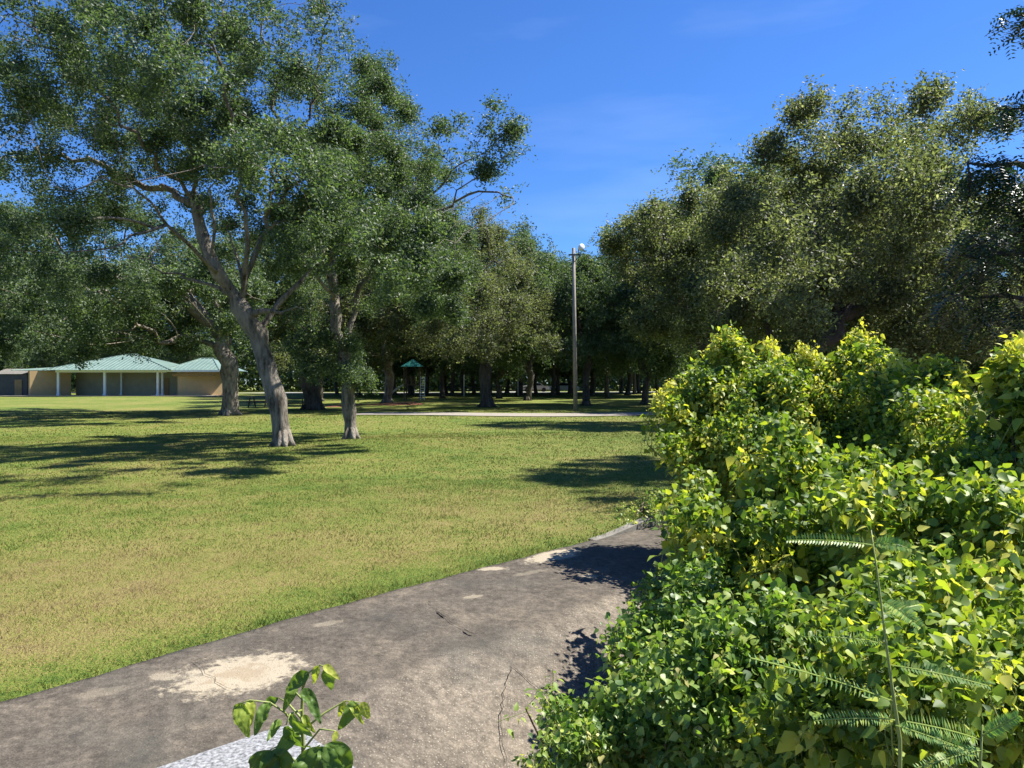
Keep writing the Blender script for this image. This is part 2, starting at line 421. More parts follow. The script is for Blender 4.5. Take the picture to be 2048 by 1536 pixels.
# pale concrete block at the viewer's feet, cut off by the frame in the photo
mb = MB(); zt = 0.35
c0 = np.array([-0.95, 3.17]); A = np.array([-0.72, -0.69]); B = np.array([0.69, -0.72])
n_ = 10
def blk(u, v): return c0 + A * u + B * v
prof = [(0.0, 0.06), (0.01, 0.02), (0.06, 0.0)]
pl = [blk(0.07, 0), blk(2.6, 0), blk(2.6, 0.8), blk(0, 0.8), blk(0, 0.07), blk(0.02, 0.02)]
top = [(p[0], p[1], zt) for p in pl]; bot = [(p[0], p[1], -1.2) for p in pl]
cen = np.mean(np.array(pl), 0)
mid = [(p[0] + (p[0] - cen[0]) * 0.012, p[1] + (p[1] - cen[1]) * 0.012, zt - 0.02) for p in pl]
b0 = len(mb.v); mb.v += mid + bot; nP = len(pl)
mb.v += top
mb.f.append([b0 + 2 * nP + i for i in reversed(range(nP))])
for i in range(nP):
    j = (i + 1) % nP
    mb.f.append([b0 + i, b0 + j, b0 + nP + j, b0 + nP + i]); mb.f.append([b0 + 2 * nP + i, b0 + 2 * nP + j, b0 + j, b0 + i])
tag(mb.build('concrete_block', M['concl'], origin=(float(c0[0]), float(c0[1]), -0.8)), 'pale grey rough concrete block end behind the wilted sapling', 'concrete block')

# footpath across the far lawn
def strip(name, pts, wdt, mat, dz=0.006):
    vv = []; fc = []
    P = []
    for a, b in zip(pts[:-1], pts[1:]):
        for k in range(20): P.append((a[0] + (b[0] - a[0]) * k / 20, a[1] + (b[1] - a[1]) * k / 20))
    P.append(pts[-1])
    for i, p in enumerate(P):
        q0 = P[max(i - 1, 0)]; q1 = P[min(i + 1, len(P) - 1)]; dx, dy = q1[0] - q0[0], q1[1] - q0[1]; l = math.hypot(dx, dy)
        nx, ny = -dy / l, dx / l
        for k in (-1, -0.33, 0.33, 1):
            x, y = p[0] + nx * wdt / 2 * k, p[1] + ny * wdt / 2 * k; vv.append((x, y, float(lawn_z(x, y)) + dz + 0.03))
    for i in range(len(P) - 1):
        for k in range(3): a = i * 4 + k; fc.append((a, a + 4, a + 5, a + 1))
    o = np_mesh(name, np.array(vv), np.array(fc)[:, ::-1], 4, mat); tag(o, kind='structure')
strip('path', [(-9, 42.5), (-4, 41.5), (10, 41.5), (13, 41.8)], 3.3, M['path'])
M['road'] = plain('far_road', (0.22, 0.215, 0.21), 0.9, 0.1, 1)
strip('road', [(-120, 124), (-40, 118), (40, 116), (140, 124)], 7.0, M['road'])

# ------------------------------------------------------------------ grass blades (uncountable)
_vg = np.random.default_rng(5).uniform(0, 1, (256, 256))
def vnoise(x, y, sc):
    u = x * sc + 700.0; v = y * sc + 700.0; iu = np.floor(u).astype(int); iv = np.floor(v).astype(int); fu = u - iu; fv = v - iv
    fu = fu * fu * (3 - 2 * fu); fv = fv * fv * (3 - 2 * fv); g_ = lambda a, b: _vg[a % 256, b % 256]
    return (g_(iu, iv) * (1 - fu) + g_(iu + 1, iv) * fu) * (1 - fv) + (g_(iu, iv + 1) * (1 - fu) + g_(iu + 1, iv + 1) * fu) * fv
def scatter_blades(n, d0, d1, hgt, wid):
    d = np.sqrt(rng.uniform(d0 ** 2, d1 ** 2, n)); x = rng.uniform(-0.78, 0.62, n) * d
    t, s = st(x, d); k = s < -0.01
    x, d, s = x[k], d[k], s[k]
    z = lawn_z(x, d); n = len(x)
    th = rng.uniform(0, 2 * np.pi, n); ln = rng.uniform(0.3, 1.5, n)
    hh = hgt * rng.uniform(0.5, 1.3, n) * (1 + 0.9 * (s > -0.22)) * (0.35 + 0.7 * vnoise(x, d, 9) + 0.6 * vnoise(x, d, 2.3)); ww = wid * rng.uniform(0.6, 1.3, n)
    base = np.stack([x, d, z - 0.004], -1)
    tip = base + np.stack([np.cos(th) * hh * ln, np.sin(th) * hh * ln, hh * (1.15 - 0.5 * ln)], -1)
    ph = rng.uniform(0, 2 * np.pi, n); side = np.stack([np.cos(ph) * ww, np.sin(ph) * ww, np.zeros(n)], -1) / 2
    v = np.stack([base - side, base + side, tip], 1).reshape(-1, 3)
    r = np.repeat(np.clip(rng.uniform(0, 1, n) * .7 + .55 * vnoise(x + 31, d, 6) - .12, 0, 1), 3); e = np.repeat(np.clip(1 + s / 0.9, 0, 1) * 0.5, 3)
    return v, r, e
parts = [scatter_blades(170000, 3.4, 8, 0.030, 0.005), scatter_blades(190000, 8, 14, 0.035, 0.009), scatter_blades(190000, 14, 27, 0.04, 0.018), scatter_blades(130000, 24, 50, 0.045, 0.034)]
V = np.concatenate([p[0] for p in parts]); R = np.concatenate([p[1] for p in parts]); E = np.concatenate([p[2] for p in parts])
g = np_mesh('grass', V, np.arange(len(V)), 3, M['blade'], attrs={'rnd': R, 'edge': E})
tag(g, 'short mown grass blades, half dry, over the near lawn', 'grass', kind='stuff')

# ------------------------------------------------------------------ trees
def ellip_pts(n, blobs, r, lumpy=0.8):
    """blobs in (px, py, d, rx_px, ry_px, rd_m[, weight]) -> attractor points"""
    vol = np.array([b[3] * b[4] * (b[6] if len(b) > 6 else 1) * b[5] * b[2] ** 2 for b in blobs]); pr = vol / vol.sum()
    which = r.choice(len(blobs), n, p=pr)
    u = vnorm(r.normal(size=(n, 3))) * (r.uniform(0.12, 1, n) ** (1 / 2.2))[:, None]
    B = np.array([b[:6] for b in blobs])[which]
    # each crown mass is a cluster of smaller lobes with gaps between them
    K = 9; lob = vnorm(r.normal(size=(len(blobs), K, 3))) * r.uniform(.25, .85, (len(blobs), K, 1)); lr = r.uniform(.25, .5, (len(blobs), K, 1))
    kk = r.integers(0, K, n); u2 = lob[which, kk] + u * lr[which, kk]
    mix = (r.uniform(0, 1, n) < lumpy)[:, None]; u = np.where(mix, u2, u)
    # sizes keep their metres at the blob's own distance
    d = B[:, 2] + u[:, 1] * B[:, 5]
    x = (B[:, 0] - CX) / F * B[:, 2] + u[:, 0] * B[:, 3] / F * B[:, 2]
    z = H - (B[:, 1] - CY) / F * B[:, 2] + u[:, 2] * B[:, 4] / F * B[:, 2]
    return np.stack([x, d, z], -1)

def grow(nodes, par, attr, step, di, dk, iters, r, droop=0.0):
    nodes = [np.array(n, dtype=float) for n in nodes]; par = list(par)
    A_ = attr.copy(); P = np.array(nodes)
    D = np.linalg.norm(A_[:, None] - P[None], axis=2); near = D.argmin(1); nd = D.min(1)
    for it in range(iters):
        if len(A_) == 0: break
        act = nd < di if it > 3 else nd < 1e9
        if not act.any(): act = nd < 1e9
        idx = near[act]; vec = vnorm(A_[act] - np.array(nodes)[idx])
        uq, inv = np.unique(idx, return_inverse=True)
        acc = np.zeros((len(uq), 3)); np.add.at(acc, inv, vec)
        acc = vnorm(acc + r.normal(0, 0.18, acc.shape)); acc[:, 2] -= droop; acc = vnorm(acc)
        new = np.array(nodes)[uq] + acc * step
        k0 = len(nodes); nodes += list(new); par += list(uq)
        Dn = np.linalg.norm(A_[:, None] - new[None], axis=2); mn = Dn.min(1); am = Dn.argmin(1)
        b = mn < nd; nd[b] = mn[b]; near[b] = am[b] + k0
        keep = nd > dk; A_, near, nd = A_[keep], near[keep], nd[keep]
        if len(nodes) > 14000: break
    return np.array(nodes), np.array(par)

def tree_mesh(nodes, par, base_r, tip_r, sides=(7, 4, 3), trunk_nodes=0, p=2.4, floor=None):
    n = len(nodes); kids = [[] for _ in range(n)]
    for i in range(n):
        if par[i] >= 0: kids[par[i]].append(i)
    acc = np.zeros(n); r = np.zeros(n)
    order = []; stack = [0]
    while stack:
        i = stack.pop(); order.append(i); stack.extend(kids[i])
    tipd = np.zeros(n, dtype=int)
    for i in reversed(order):
        if not kids[i]: acc[i] = 1; tipd[i] = 0
        else: acc[i] = sum(acc[k] for k in kids[i]); tipd[i] = 1 + max(tipd[k] for k in kids[i])
    rr = tip_r * (acc + tipd * 0.15) ** (1 / p)
    k = math.log(base_r / tip_r) / math.log(max(rr[0] / tip_r, 1.01)); rr = tip_r * (rr / tip_r) ** k
    if trunk_nodes: rr = np.where(rr < base_r * .93, rr * (rr / base_r) ** 0.6, rr)
    if floor is not None: rr[:len(floor)] = np.maximum(rr[:len(floor)], floor)
    mb = MB(); st_ = [(0, None)]
    while st_:
        i, frm = st_.pop(); chain = [] if frm is None else [frm]; rad = [] if frm is None else [min(rr[frm], rr[i] * 1.25)]
        while True:
            chain.append(i); rad.append(rr[i])
            if not kids[i]: break
            ks = sorted(kids[i], key=lambda q: -rr[q])
            for q in ks[1:]: st_.append((q, i))
            i = ks[0]
        if len(chain) >= 2:
            m = max(rad); sd_ = sides[0] if m > 0.12 else (sides[1] if m > 0.03 else sides[2])
            if m > 0.3: sd_ = 14
            if m > .06: rad = [q * (1 + .09 * math.sin(ii * 2.1 + m * 90) + .06 * math.sin(ii * 5.3)) for ii, q in enumerate(rad)]
            mb.tube([nodes[c] for c in chain], rad, sd_, cap=m > 0.05)
    return mb, rr, tipd

def leaf_quads(c, L, W, r, up=0.45, rnd=None):
    n = len(c); nn = vnorm(r.normal(size=(n, 3)) + np.array([0, 0, up]) )
    a = vnorm(np.cross(nn, r.normal(size=(n, 3)))); b = np.cross(nn, a)
    L = (L * r.uniform(0.65, 1.25, n))[:, None]; W = (W * r.uniform(0.7, 1.2, n))[:, None]
    v = np.stack([c - a * L / 2, c + b * W / 2 - nn * W * 0.12, c + a * L / 2, c - b * W / 2 - nn * W * 0.12], 1).reshape(-1, 3)
    return v, np.repeat(rnd, 4)

def crown_leaves(nodes, rr, tipd, n, L, W, r, spread=0.22, maxtip=3, up=0.45):
    idx = np.where(tipd <= maxtip)[0]
    wgt = r.gamma(0.5, 1, len(idx)) + 0.03; wgt /= wgt.sum()      # some twigs bare, some thick
    ntw = max(50, n // 9); ti = r.choice(idx, ntw, p=wgt)
    tw = nodes[ti] + r.normal(0, spread, (ntw, 3)); tcol = r.beta(2.2, 2.6, ntw)
    k = r.integers(0, ntw, n)
    c = tw[k] + r.normal(0, 1, (n, 3)) * np.array([0.075, 0.075, 0.05]) * (L / 0.07) ** 0.7
    rnd = np.clip(0.55 * tcol[k] + 0.45 * r.uniform(0, 1, n) ** 1.3, 0, 1)
    return leaf_quads(c, L, W, r, up, rnd)

def flare(path, n):
    return path

def oak(label, root, limbs, blobs, nat, nleaf, leafL, base_r, step, dk, seed, bark='bark', leaf='oak', tip_r=0.010,
        name='oak_tree', cat='oak tree', group=None, spread=0.22, droop=0.0, rootflare=True, di=5.0, parent_only=False):
    """limbs: list of pixel polylines [(px,py,d)..]; the first starts at the root"""
    r = np.random.default_rng(seed); nodes = []; par = []; flr = []
    for li, limb in enumerate(limbs):
        P = [np.array(q, dtype=float) if len(q) == 3 and q[0] is None else at(*q) for q in limb]
        if li == 0:
            P[0] = np.array([root[0], root[1], root[2] - 0.15]); nodes.append(P[0]); par.append(-1); flr.append(base_r); last = 0
        else:
            arr = np.array(nodes); last = int(np.linalg.norm(arr - P[0], axis=1).argmin()); P[0] = nodes[last]
        r0_ = flr[last] if li else base_r; tot_ = sum(np.linalg.norm(b - a) for a, b in zip(P[:-1], P[1:])); run_ = 0.0
        for a, b in zip(P[:-1], P[1:]):
            m = max(1, int(round(np.linalg.norm(b - a) / step)))
            for k in range(1, m + 1):
                run_ += np.linalg.norm(b - a) / m
                flr.append(base_r * (1 - .3 * run_ / tot_) if li == 0 else min(r0_ * .8, base_r * .42) * (1 - .82 * run_ / tot_))
                q = a + (b - a) * k / m
                if not (li == 0 and k == 1): q = q + r.normal(0, 0.2 * step, 3)
                nodes.append(q); par.append(last); last = len(nodes) - 1
    nm = len(nodes)
    at_ = ellip_pts(nat, blobs, r)
    gz = lawn_z(at_[:, 0], at_[:, 1]); at_ = at_[at_[:, 2] > gz + 1.2]
    nodes, par = grow(nodes, par, at_, step, di, dk, 120, r, droop)
    # light smoothing of the grown part
    for _ in range(2):
        nn = nodes.copy()
        ch = [None] * len(nodes)
        for i in range(len(nodes)):
            if par[i] >= 0: ch[par[i]] = i
        for i in range(1, len(nodes)):
            if ch[i] is not None: nn[i] = nodes[i] * 0.5 + (nodes[par[i]] + nodes[ch[i]]) * 0.25
        nodes = nn
    mb, rr, tipd = tree_mesh(nodes, par, base_r, tip_r, trunk_nodes=1 if base_r < .3 else 0, floor=np.array(flr))
    o = empty(name, (float(root[0]), float(root[1]), float(root[2])), label, cat, group)
    if rootflare:      # buttress roots round the base
        for k in range(6):
            a = k * math.pi / 3 + r.uniform(-0.4, 0.4); l_ = base_r * r.uniform(1.0, 1.5)
            p0 = Vector(root) + Vector((math.cos(a), math.sin(a), 0)) * base_r * 0.45
            mb.tube([p0 + Vector((0, 0, base_r * 1.7)), p0 + Vector((math.cos(a), math.sin(a), 0)) * l_ * 0.3 + Vector((0, 0, base_r * 0.5)),
                     p0 + Vector((math.cos(a), math.sin(a), 0)) * l_ + Vector((0, 0, -0.06))], [base_r * 0.35, base_r * 0.42, base_r * 0.10], 7)
    mb.build('trunk', M[bark], o, True, root)
    v, rn = crown_leaves(nodes, rr, tipd, nleaf, leafL, leafL * 0.5, r, spread)
    gz = lawn_z(v[:, 0], v[:, 1])
    np_mesh('crown', v, np.arange(len(v)), 4, M[leaf], o, False, {'rnd': rn}, root)
    return o

def gp(px, d):
    x = (px - CX) / F * d; return (x, d, float(lawn_z(x, d)))

def copy_tree(o, loc, rz, sc, label, group=None):
    c = o.copy(); C.objects.link(c); c.location = loc; c.rotation_euler = (0, 0, rz); c.scale = (sc[0], sc[1], sc[2])
    c['label'] = label
    if group: c['group'] = group
    elif 'group' in c: del c['group']
    for ch in list(o.children):
        k = ch.copy(); C.objects.link(k); k.parent = c
    return c

# big leaning oak, left
D1 = 21.3
oak('large leaning live oak, forked grey trunk on the left lawn, nearest of the left trees', gp(567, D1),
    [[(567, 893, D1), (556, 800, D1), (536, 735, D1), (508, 665, D1), (488, 600, D1)],
     [(500, 650, D1), (465, 585, D1), (425, 535, D1 - .8), (385, 500, D1 - 1.6), (330, 455, D1 - 2.6), (255, 436, D1 - 3.8), (130, 447, D1 - 4.8)],
     [(330, 455, D1 - 2.6), (265, 480, D1 - 3.4), (225, 500, D1 - 4), (120, 505, D1 - 4.6)],
     [(412, 520, D1 - .5), (388, 430, D1 - .3), (378, 330, D1 - .2), (352, 220, D1), (335, 60, D1 + .6), (330, -80, D1 + 1)],
     [(384, 400, D1 - .3), (320, 330, D1 - .8), (240, 240, D1 - 1.4), (150, 150, D1 - 2), (60, 60, D1 - 2.6)],
     [(380, 410, D1 - .3), (290, 370, D1 + 1), (190, 320, D1 + 2), (60, 300, D1 + 3), (-60, 330, D1 + 3.5)],
     [(330, 455, D1 - 2.6), (300, 400, D1 - 3.6), (230, 370, D1 - 4.6), (100, 390, D1 - 5.5)],
     [(488, 600, D1), (505, 530, D1), (528, 455, D1 + .3), (556, 360, D1 + .6), (548, 230, D1 + .8), (536, 90, D1 + 1.2), (530, -60, D1 + 1.5)],
     [(540, 420, D1 + .4), (595, 350, D1), (622, 230, D1 - .5), (652, 80, D1 - 1)],
     [(500, 560, D1), (470, 500, D1 + .8), (455, 450, D1 + 1.2)],
     [(488, 600, D1), (500, 470, D1 - 1), (470, 330, D1 - 2), (450, 180, D1 - 3), (440, 30, D1 - 3.6)],
     [(480, 605, D1), (440, 575, D1 + .5), (395, 560, D1 + 1), (340, 552, D1 + 1.5), (270, 520, D1 + 2)],
     [(508, 665, D1), (560, 600, D1 + .5), (612, 560, D1 + .8), (645, 500, D1 + 1), (665, 430, D1 + 1.2)],
     [(528, 455, D1 + .3), (585, 430, D1 + .8), (650, 400, D1 + 1.4)],
     [(425, 535, D1 - .4), (440, 470, D1 - 1), (418, 400, D1 - 1.5), (440, 300, D1 - 2)],
     [(495, 625, D1), (540, 615, D1 - .6), (600, 620, D1 - 1.2)]],
    [(140, 120, D1 - 1, 190, 150, 4.2), (400, 60, D1, 190, 200, 5.2), (600, 110, D1, 130, 190, 3.8), (80, 310, D1 - .5, 200, 100, 4.0),
     (560, 300, D1, 140, 120, 2.8), (250, 290, D1 + .5, 190, 130, 4.5), (650, 10, D1, 100, 120, 3), (-90, 200, D1, 150, 160, 4), (430, 250, D1, 130, 150, 3.5),
     (610, 350, D1 - 6, 110, 110, 1.8, .9), (470, 230, D1 - 6.5, 120, 100, 1.8, .6), (310, 130, D1 - 6.5, 180, 120, 2, .6), (150, 120, D1 - 4.5, 260, 150, 2.6, .7), (430, 60, D1 - 4.5, 200, 150, 2.6, .5), (300, -330, D1 - 3, 420, 150, 4.5, .5), (700, -300, D1 - 3, 200, 130, 4, .4), (250, 150, D1 + 5.5, 260, 160, 3, .6), (680, 420, D1 - 7.6, 80, 60, 1.3, 2.6), (590, 300, D1 - 7.6, 110, 70, 1.4, 1.9), (745, 480, D1 - 7.8, 60, 50, 1.1, 2.2), (200, 400, D1 + 3, 220, 90, 2.2, 0.6), (430, 420, D1 + 2.5, 150, 100, 2, .5), (560, 460, D1 + 4, 130, 110, 2.5, .9), (120, 470, D1 - 3, 150, 40, 1.5, 0.12), (620, 640, D1 - .8, 75, 60, 1.2, 0.9), (80, 520, D1 - 1, 160, 80, 3, 0.5)],
    6000, 290000, 0.092, 0.27, 0.36, 0.6, 11, spread=0.17, tip_r=0.013)

# second oak with the branch reaching right into the sky
D2 = 23.6
oak('live oak with straight sunlit grey trunk right of the big leaning oak', gp(703, D2),
    [[(703, 880, D2), (697, 800, D2), (690, 730, D2), (680, 650, D2), (668, 580, D2), (662, 520, D2)],
     [(690, 690, D2), (700, 600, D2 + .2), (740, 530, D2), (772, 470, D2 - 1), (830, 430, D2 - 2.2), (900, 400, D2 - 3.2), (960, 382, D2 - 4), (1040, 390, D2 - 4.8)],
     [(850, 425, D2 - 2.4), (890, 350, D2 - 3), (960, 310, D2 - 3.8), (985, 240, D2 - 4)],
     [(920, 335, D2 - 3.2), (880, 290, D2 - 3.4), (905, 225, D2 - 3.6)],
     [(960, 312, D2 - 3.8), (1010, 280, D2 - 4), (1030, 255, D2 - 4)],
     [(925, 395, D2 - 3.5), (990, 330, D2 - 4), (1035, 300, D2 - 4.2)],
     [(662, 520, D2), (700, 450, D2 + .6), (735, 330, D2 + .8), (760, 200, D2 + 1)],
     [(662, 520, D2), (650, 440, D2), (640, 330, D2 - .4), (660, 200, D2 - .8)],
     [(662, 520, D2), (720, 475, D2 - 1), (790, 440, D2 - 2)],
     [(672, 600, D2), (640, 560, D2 - 1), (600, 520, D2 - 2)]],
    [(770, 240, D2, 70, 110, 2.6), (800, 350, D2, 120, 90, 3.0), (690, 380, D2, 110, 110, 3.2), (905, 245, D2 - 3.5, 34, 30, .8, .8),
     (985, 225, D2 - 4, 30, 34, .8, .9), (1030, 265, D2 - 4, 24, 30, .6, 1), (950, 300, D2 - 3.8, 60, 26, .8, 1), (1020, 320, D2 - 4.2, 30, 22, .5, 1.2), (1005, 388, D2 - 4.4, 55, 16, .5, 1.2),
     (880, 410, D2 - 3, 80, 40, 1.2, .7), (640, 480, D2 + 1, 130, 90, 3), (740, 150, D2 + 1, 70, 60, 2), (905, 330, D2 - 3.2, 40, 20, 0.5, .7), (810, 480, D2 - 6.5, 120, 80, 2, 1), (800, 570, D2 - 7.5, 80, 60, 1.5, 1.6), (800, 480, D2 - 3.5, 130, 90, 2.4, .8), (870, 590, D2 - 3, 90, 75, 2, .9), (700, 330, D2 - 3.5, 120, 110, 2.5, .8), (760, 350, D2 + 3.5, 150, 120, 2.5, 1), (740, 480, D2 + 5, 190, 110, 2.5, 1), (880, 500, D2 + 4, 110, 80, 2.5, .9), (640, 500, D2 - 4, 100, 90, 2, .7),
     (700, 745, D2 - .7, 60, 42, 1.0, 1.3), (640, 700, D2, 90, 50, 1.6, 0.6), (790, 560, D2 + 1, 90, 90, 2.4, 0.6)],
    5000, 275000, 0.092, 0.22, 0.36, 0.5, 12, spread=0.15, tip_r=0.014)

# wide oak behind, whose dark crown hangs over the park building
D3 = 44.0
oak('wide dark live oak whose low crown hangs over the park building roof', gp(460, D3),
    [[(460, 828, D3), (459, 770, D3), (452, 715, D3), (440, 680, D3)],
     [(445, 690, D3), (400, 672, D3), (355, 678, D3 - 1), (325, 690, D3 - 2)],
     [(440, 680, D3), (380, 600, D3), (280, 560, D3), (150, 580, D3), (60, 610, D3)],
     [(440, 680, D3), (430, 600, D3), (420, 520, D3)], [(440, 680, D3), (520, 600, D3 + 1), (590, 540, D3 + 2)]],
    [(90, 580, D3, 160, 120, 6), (230, 585, D3, 170, 110, 7), (370, 590, D3, 150, 110, 7), (160, 665, D3 - 1, 150, 50, 5), (300, 682, D3 - 3, 120, 34, 4), (80, 695, D3 - 3, 120, 40, 4), (180, 690, D3 - 6, 120, 30, 4), (520, 540, D3, 140, 110, 6),
     (-40, 620, D3, 110, 90, 5), (330, 660, D3 + 1, 100, 40, 4), (60, 490, D3, 140, 80, 6, .9), (250, 480, D3 + 2, 150, 80, 5, .7), (180, 580, D3 - 8, 200, 80, 5), (420, 590, D3 - 7, 160, 70, 4, .8), (250, 600, D3 + 7, 250, 90, 4, .6)],
    3300, 230000, 0.17, 0.48, 0.7, 0.95, 13, spread=0.34, tip_r=0.018, di=9)
D4 = 50
oak('dark thick trunked live oak standing between the two nearest left trunks', gp(627, D4),
    [[(627, 815, D4), (625, 760, D4), (622, 700, D4)], [(622, 700, D4), (560, 620, D4)], [(622, 700, D4), (680, 600, D4)], [(622, 700, D4), (620, 600, D4)]],
    [(600, 560, D4, 170, 130, 6), (720, 600, D4, 110, 110, 6), (540, 640, D4, 90, 70, 5), (700, 470, D4 + 1, 130, 70, 5), (590, 710, D4 - 3, 80, 36, 4), (680, 700, D4 - 2, 60, 40, 4)],
    1100, 80000, 0.17, 0.55, 0.8, 1.1, 14, bark='bark_shade', leaf='oakw', spread=0.4, tip_r=0.02, di=9)
# centre mass, brightly lit from the front
D5 = 52
oak('broad live oak with thick dark trunk in the middle, just behind the footpath', gp(975, D5),
    [[(975, 810, D5), (973, 760, D5), (970, 700, D5), (965, 650, D5)], [(968, 680, D5), (900, 600, D5 - 2), (840, 560, D5 - 3)], [(965, 650, D5), (1030, 600, D5)], [(965, 650, D5), (960, 540, D5)], [(970, 720, D5), (1010, 680, D5 - 2)]],
    [(900, 560, D5 - 1, 150, 110, 6), (1020, 590, D5, 100, 80, 5), (830, 620, D5 - 3, 100, 80, 4), (930, 650, D5 - 3, 110, 45, 4), (960, 490, D5, 110, 70, 5), (1080, 600, D5, 45, 45, 3), (880, 672, D5 - 5, 85, 36, 3), (920, 690, D5 - 7, 80, 36, 2.5), (1010, 690, D5 - 5, 60, 26, 2.5), (1060, 690, D5 - 5, 60, 30, 2.5), (770, 655, D5 - 4, 60, 34, 3), (1050, 660, D5 - 3, 60, 40, 3), (940, 600, D5 - 7, 130, 80, 3), (960, 600, D5 + 7, 160, 90, 4)],
    2100, 170000, 0.15, 0.42, 0.75, 1.0, 15, bark='bark_shade', leaf='oakw', spread=0.36, tip_r=0.02, di=9)
D6 = 62
oak('live oak left of centre beside the playground tower with mulch at its foot', gp(775, D6),
    [[(775, 800, D6), (780, 750, D6), (775, 690, D6)], [(775, 690, D6), (720, 600, D6)], [(775, 690, D6), (830, 600, D6)]],
    [(770, 580, D6, 130, 110, 7), (760, 480, D6, 120, 80, 6), (850, 520, D6, 100, 90, 6), (720, 640, D6 - 2, 90, 60, 4), (730, 715, D6 - 3, 70, 26, 4), (850, 690, D6 - 1, 50, 26, 4)],
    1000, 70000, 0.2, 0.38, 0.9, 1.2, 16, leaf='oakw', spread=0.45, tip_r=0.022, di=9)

# right: near oak behind the bushes
D7 = 15.0
oak('tall spreading live oak rising behind the bright bushes on the right', (4.9, D7, float(lawn_z(4.9, D7))),
    [[(1530, 900, D7), (1560, 780, D7), (1625, 690, D7), (1690, 630, D7), (1740, 580, D7 + .5)],
     [(1690, 630, D7), (1720, 480, D7 + 1), (1700, 380, D7 + 1), (1640, 330, D7 + .5)],
     [(1715, 500, D7 + 1), (1660, 410, D7), (1610, 440, D7 - .5)],
     [(1740, 580, D7 + .5), (1800, 450, D7 + 1), (1850, 330, D7 + 1.5)],
     [(1570, 770, D7), (1540, 640, D7 + 1), (1500, 500, D7 + 1.2), (1480, 400, D7 + 1)],
     [(1740, 580, D7 + .5), (1850, 560, D7), (1950, 540, D7)]],
    [(1590, 320, D7 + .5, 85, 105, 1.8), (1760, 290, D7 + .5, 110, 105, 2.2), (1880, 300, D7 + 1, 90, 90, 2), (1470, 430, D7 + 1, 80, 110, 1.7), (1620, 500, D7, 170, 120, 2.4),
     (1800, 480, D7, 170, 140, 2.2), (1950, 520, D7, 160, 140, 2), (1700, 640, D7 + .5, 200, 70, 2), (1520, 620, D7 + 1.2, 110, 90, 1.6), (1900, 680, D7, 190, 80, 1.8), (1750, 420, D7 - 3, 190, 160, 1.6, .9), (1620, 470, D7 + 3, 190, 140, 1.8, .8), (1480, 560, D7 - 1.5, 90, 80, 1.4, .9), (1560, 480, D7 - 3.5, 90, 90, 1.4, 1.1), (1610, 560, D7 - 4.2, 110, 80, 1.2, .8), (2080, 500, D7 + 1, 120, 130, 2)],
    4200, 270000, 0.076, 0.22, 0.27, 0.38, 17, leaf='oakw', bark='bark_shade', spread=0.15, tip_r=0.006, di=4)
D8 = 33
oak('live oak with rounded crown between the lamp pole and the near right oak', gp(1420, D8),
    [[(1420, 840, D8), (1415, 760, D8), (1405, 690, D8)], [(1405, 690, D8), (1350, 580, D8)], [(1405, 690, D8), (1450, 560, D8)]],
    [(1320, 490, D8, 100, 90, 4), (1420, 480, D8, 110, 110, 4.5), (1380, 620, D8 - 1, 120, 80, 4), (1500, 560, D8, 100, 120, 4)],
    1500, 110000, 0.14, 0.4, 0.5, 0.7, 18, leaf='oakw', bark='bark_shade', spread=0.28, tip_r=0.012, di=7)
D9 = 47
proto = oak('tall live oak with dark trunk just right of the lamp pole', gp(1172, D9 + 8),
    [[(1172, 800, D9 + 8), (1174, 740, D9 + 8), (1170, 690, D9 + 8)], [(1170, 690, D9 + 8), (1130, 620, D9 + 8)], [(1170, 690, D9 + 8), (1220, 600, D9 + 8)]],
    [(1150, 640, D9 + 8, 100, 60, 6), (1210, 600, D9 + 8, 90, 70, 6), (1120, 570, D9 + 8, 80, 70, 6), (1180, 560, D9 + 8, 80, 40, 5), (1140, 700, D9 + 7, 70, 26, 5, 1.2), (1220, 705, D9 + 8, 60, 26, 5, 1.2)],
    1100, 80000, 0.19, 0.28, 0.85, 1.1, 19, bark='bark_shade', spread=0.45, tip_r=0.022, di=9)
proto2 = oak('live oak behind the centre oak with pale lit top against the sky', gp(1055, 68),
    [[(1070, 790, 68), (1068, 730, 68), (1060, 690, 68)], [(1060, 690, 68), (1000, 600, 68)], [(1060, 690, 68), (1100, 590, 68)]],
    [(1030, 530, 68, 100, 75, 6), (1090, 560, 68, 75, 70, 6), (1010, 620, 68, 110, 60, 6), (1110, 640, 68, 60, 50, 5), (1040, 700, 67, 80, 30, 5, 1.2)],
    1100, 85000, 0.21, 0.3, 0.95, 1.2, 20, bark='bark_shade', spread=0.5, tip_r=0.022, di=9)
proto3 = oak('live oak with tall crown right of the pole behind the shaded lawn', gp(1290, 58),
    [[(1290, 795, 58), (1288, 740, 58), (1280, 680, 58)], [(1280, 680, 58), (1240, 580, 58)], [(1280, 680, 58), (1340, 580, 58)]],
    [(1270, 540, 58, 85, 100, 6), (1330, 500, 58, 90, 110, 6), (1290, 640, 58, 120, 70, 6), (1240, 610, 58, 60, 60, 5), (1270, 708, 57, 90, 28, 5, 1.2)],
    1200, 95000, 0.19, 0.28, 0.9, 1.15, 21, bark='bark_shade', spread=0.45, tip_r=0.022, di=9)
back = oak('slim dark live oak with very low crown, far behind the lamp pole', gp(1185, 86),
    [[(1185, 785, 86), (1187, 750, 86), (1184, 720, 86)], [(1184, 720, 86), (1150, 680, 86)], [(1184, 720, 86), (1220, 670, 86)]],
    [(1170, 690, 86, 75, 50, 5), (1220, 660, 86, 70, 60, 5), (1150, 640, 86, 70, 50, 5), (1190, 610, 86, 70, 45, 5), (1200, 728, 84, 60, 20, 3.5)],
    700, 60000, 0.24, 0.22, 1.0, 1.3, 24, bark='bark_shade', spread=0.55, tip_r=0.02, di=10)
protos = [proto, proto2, proto3]
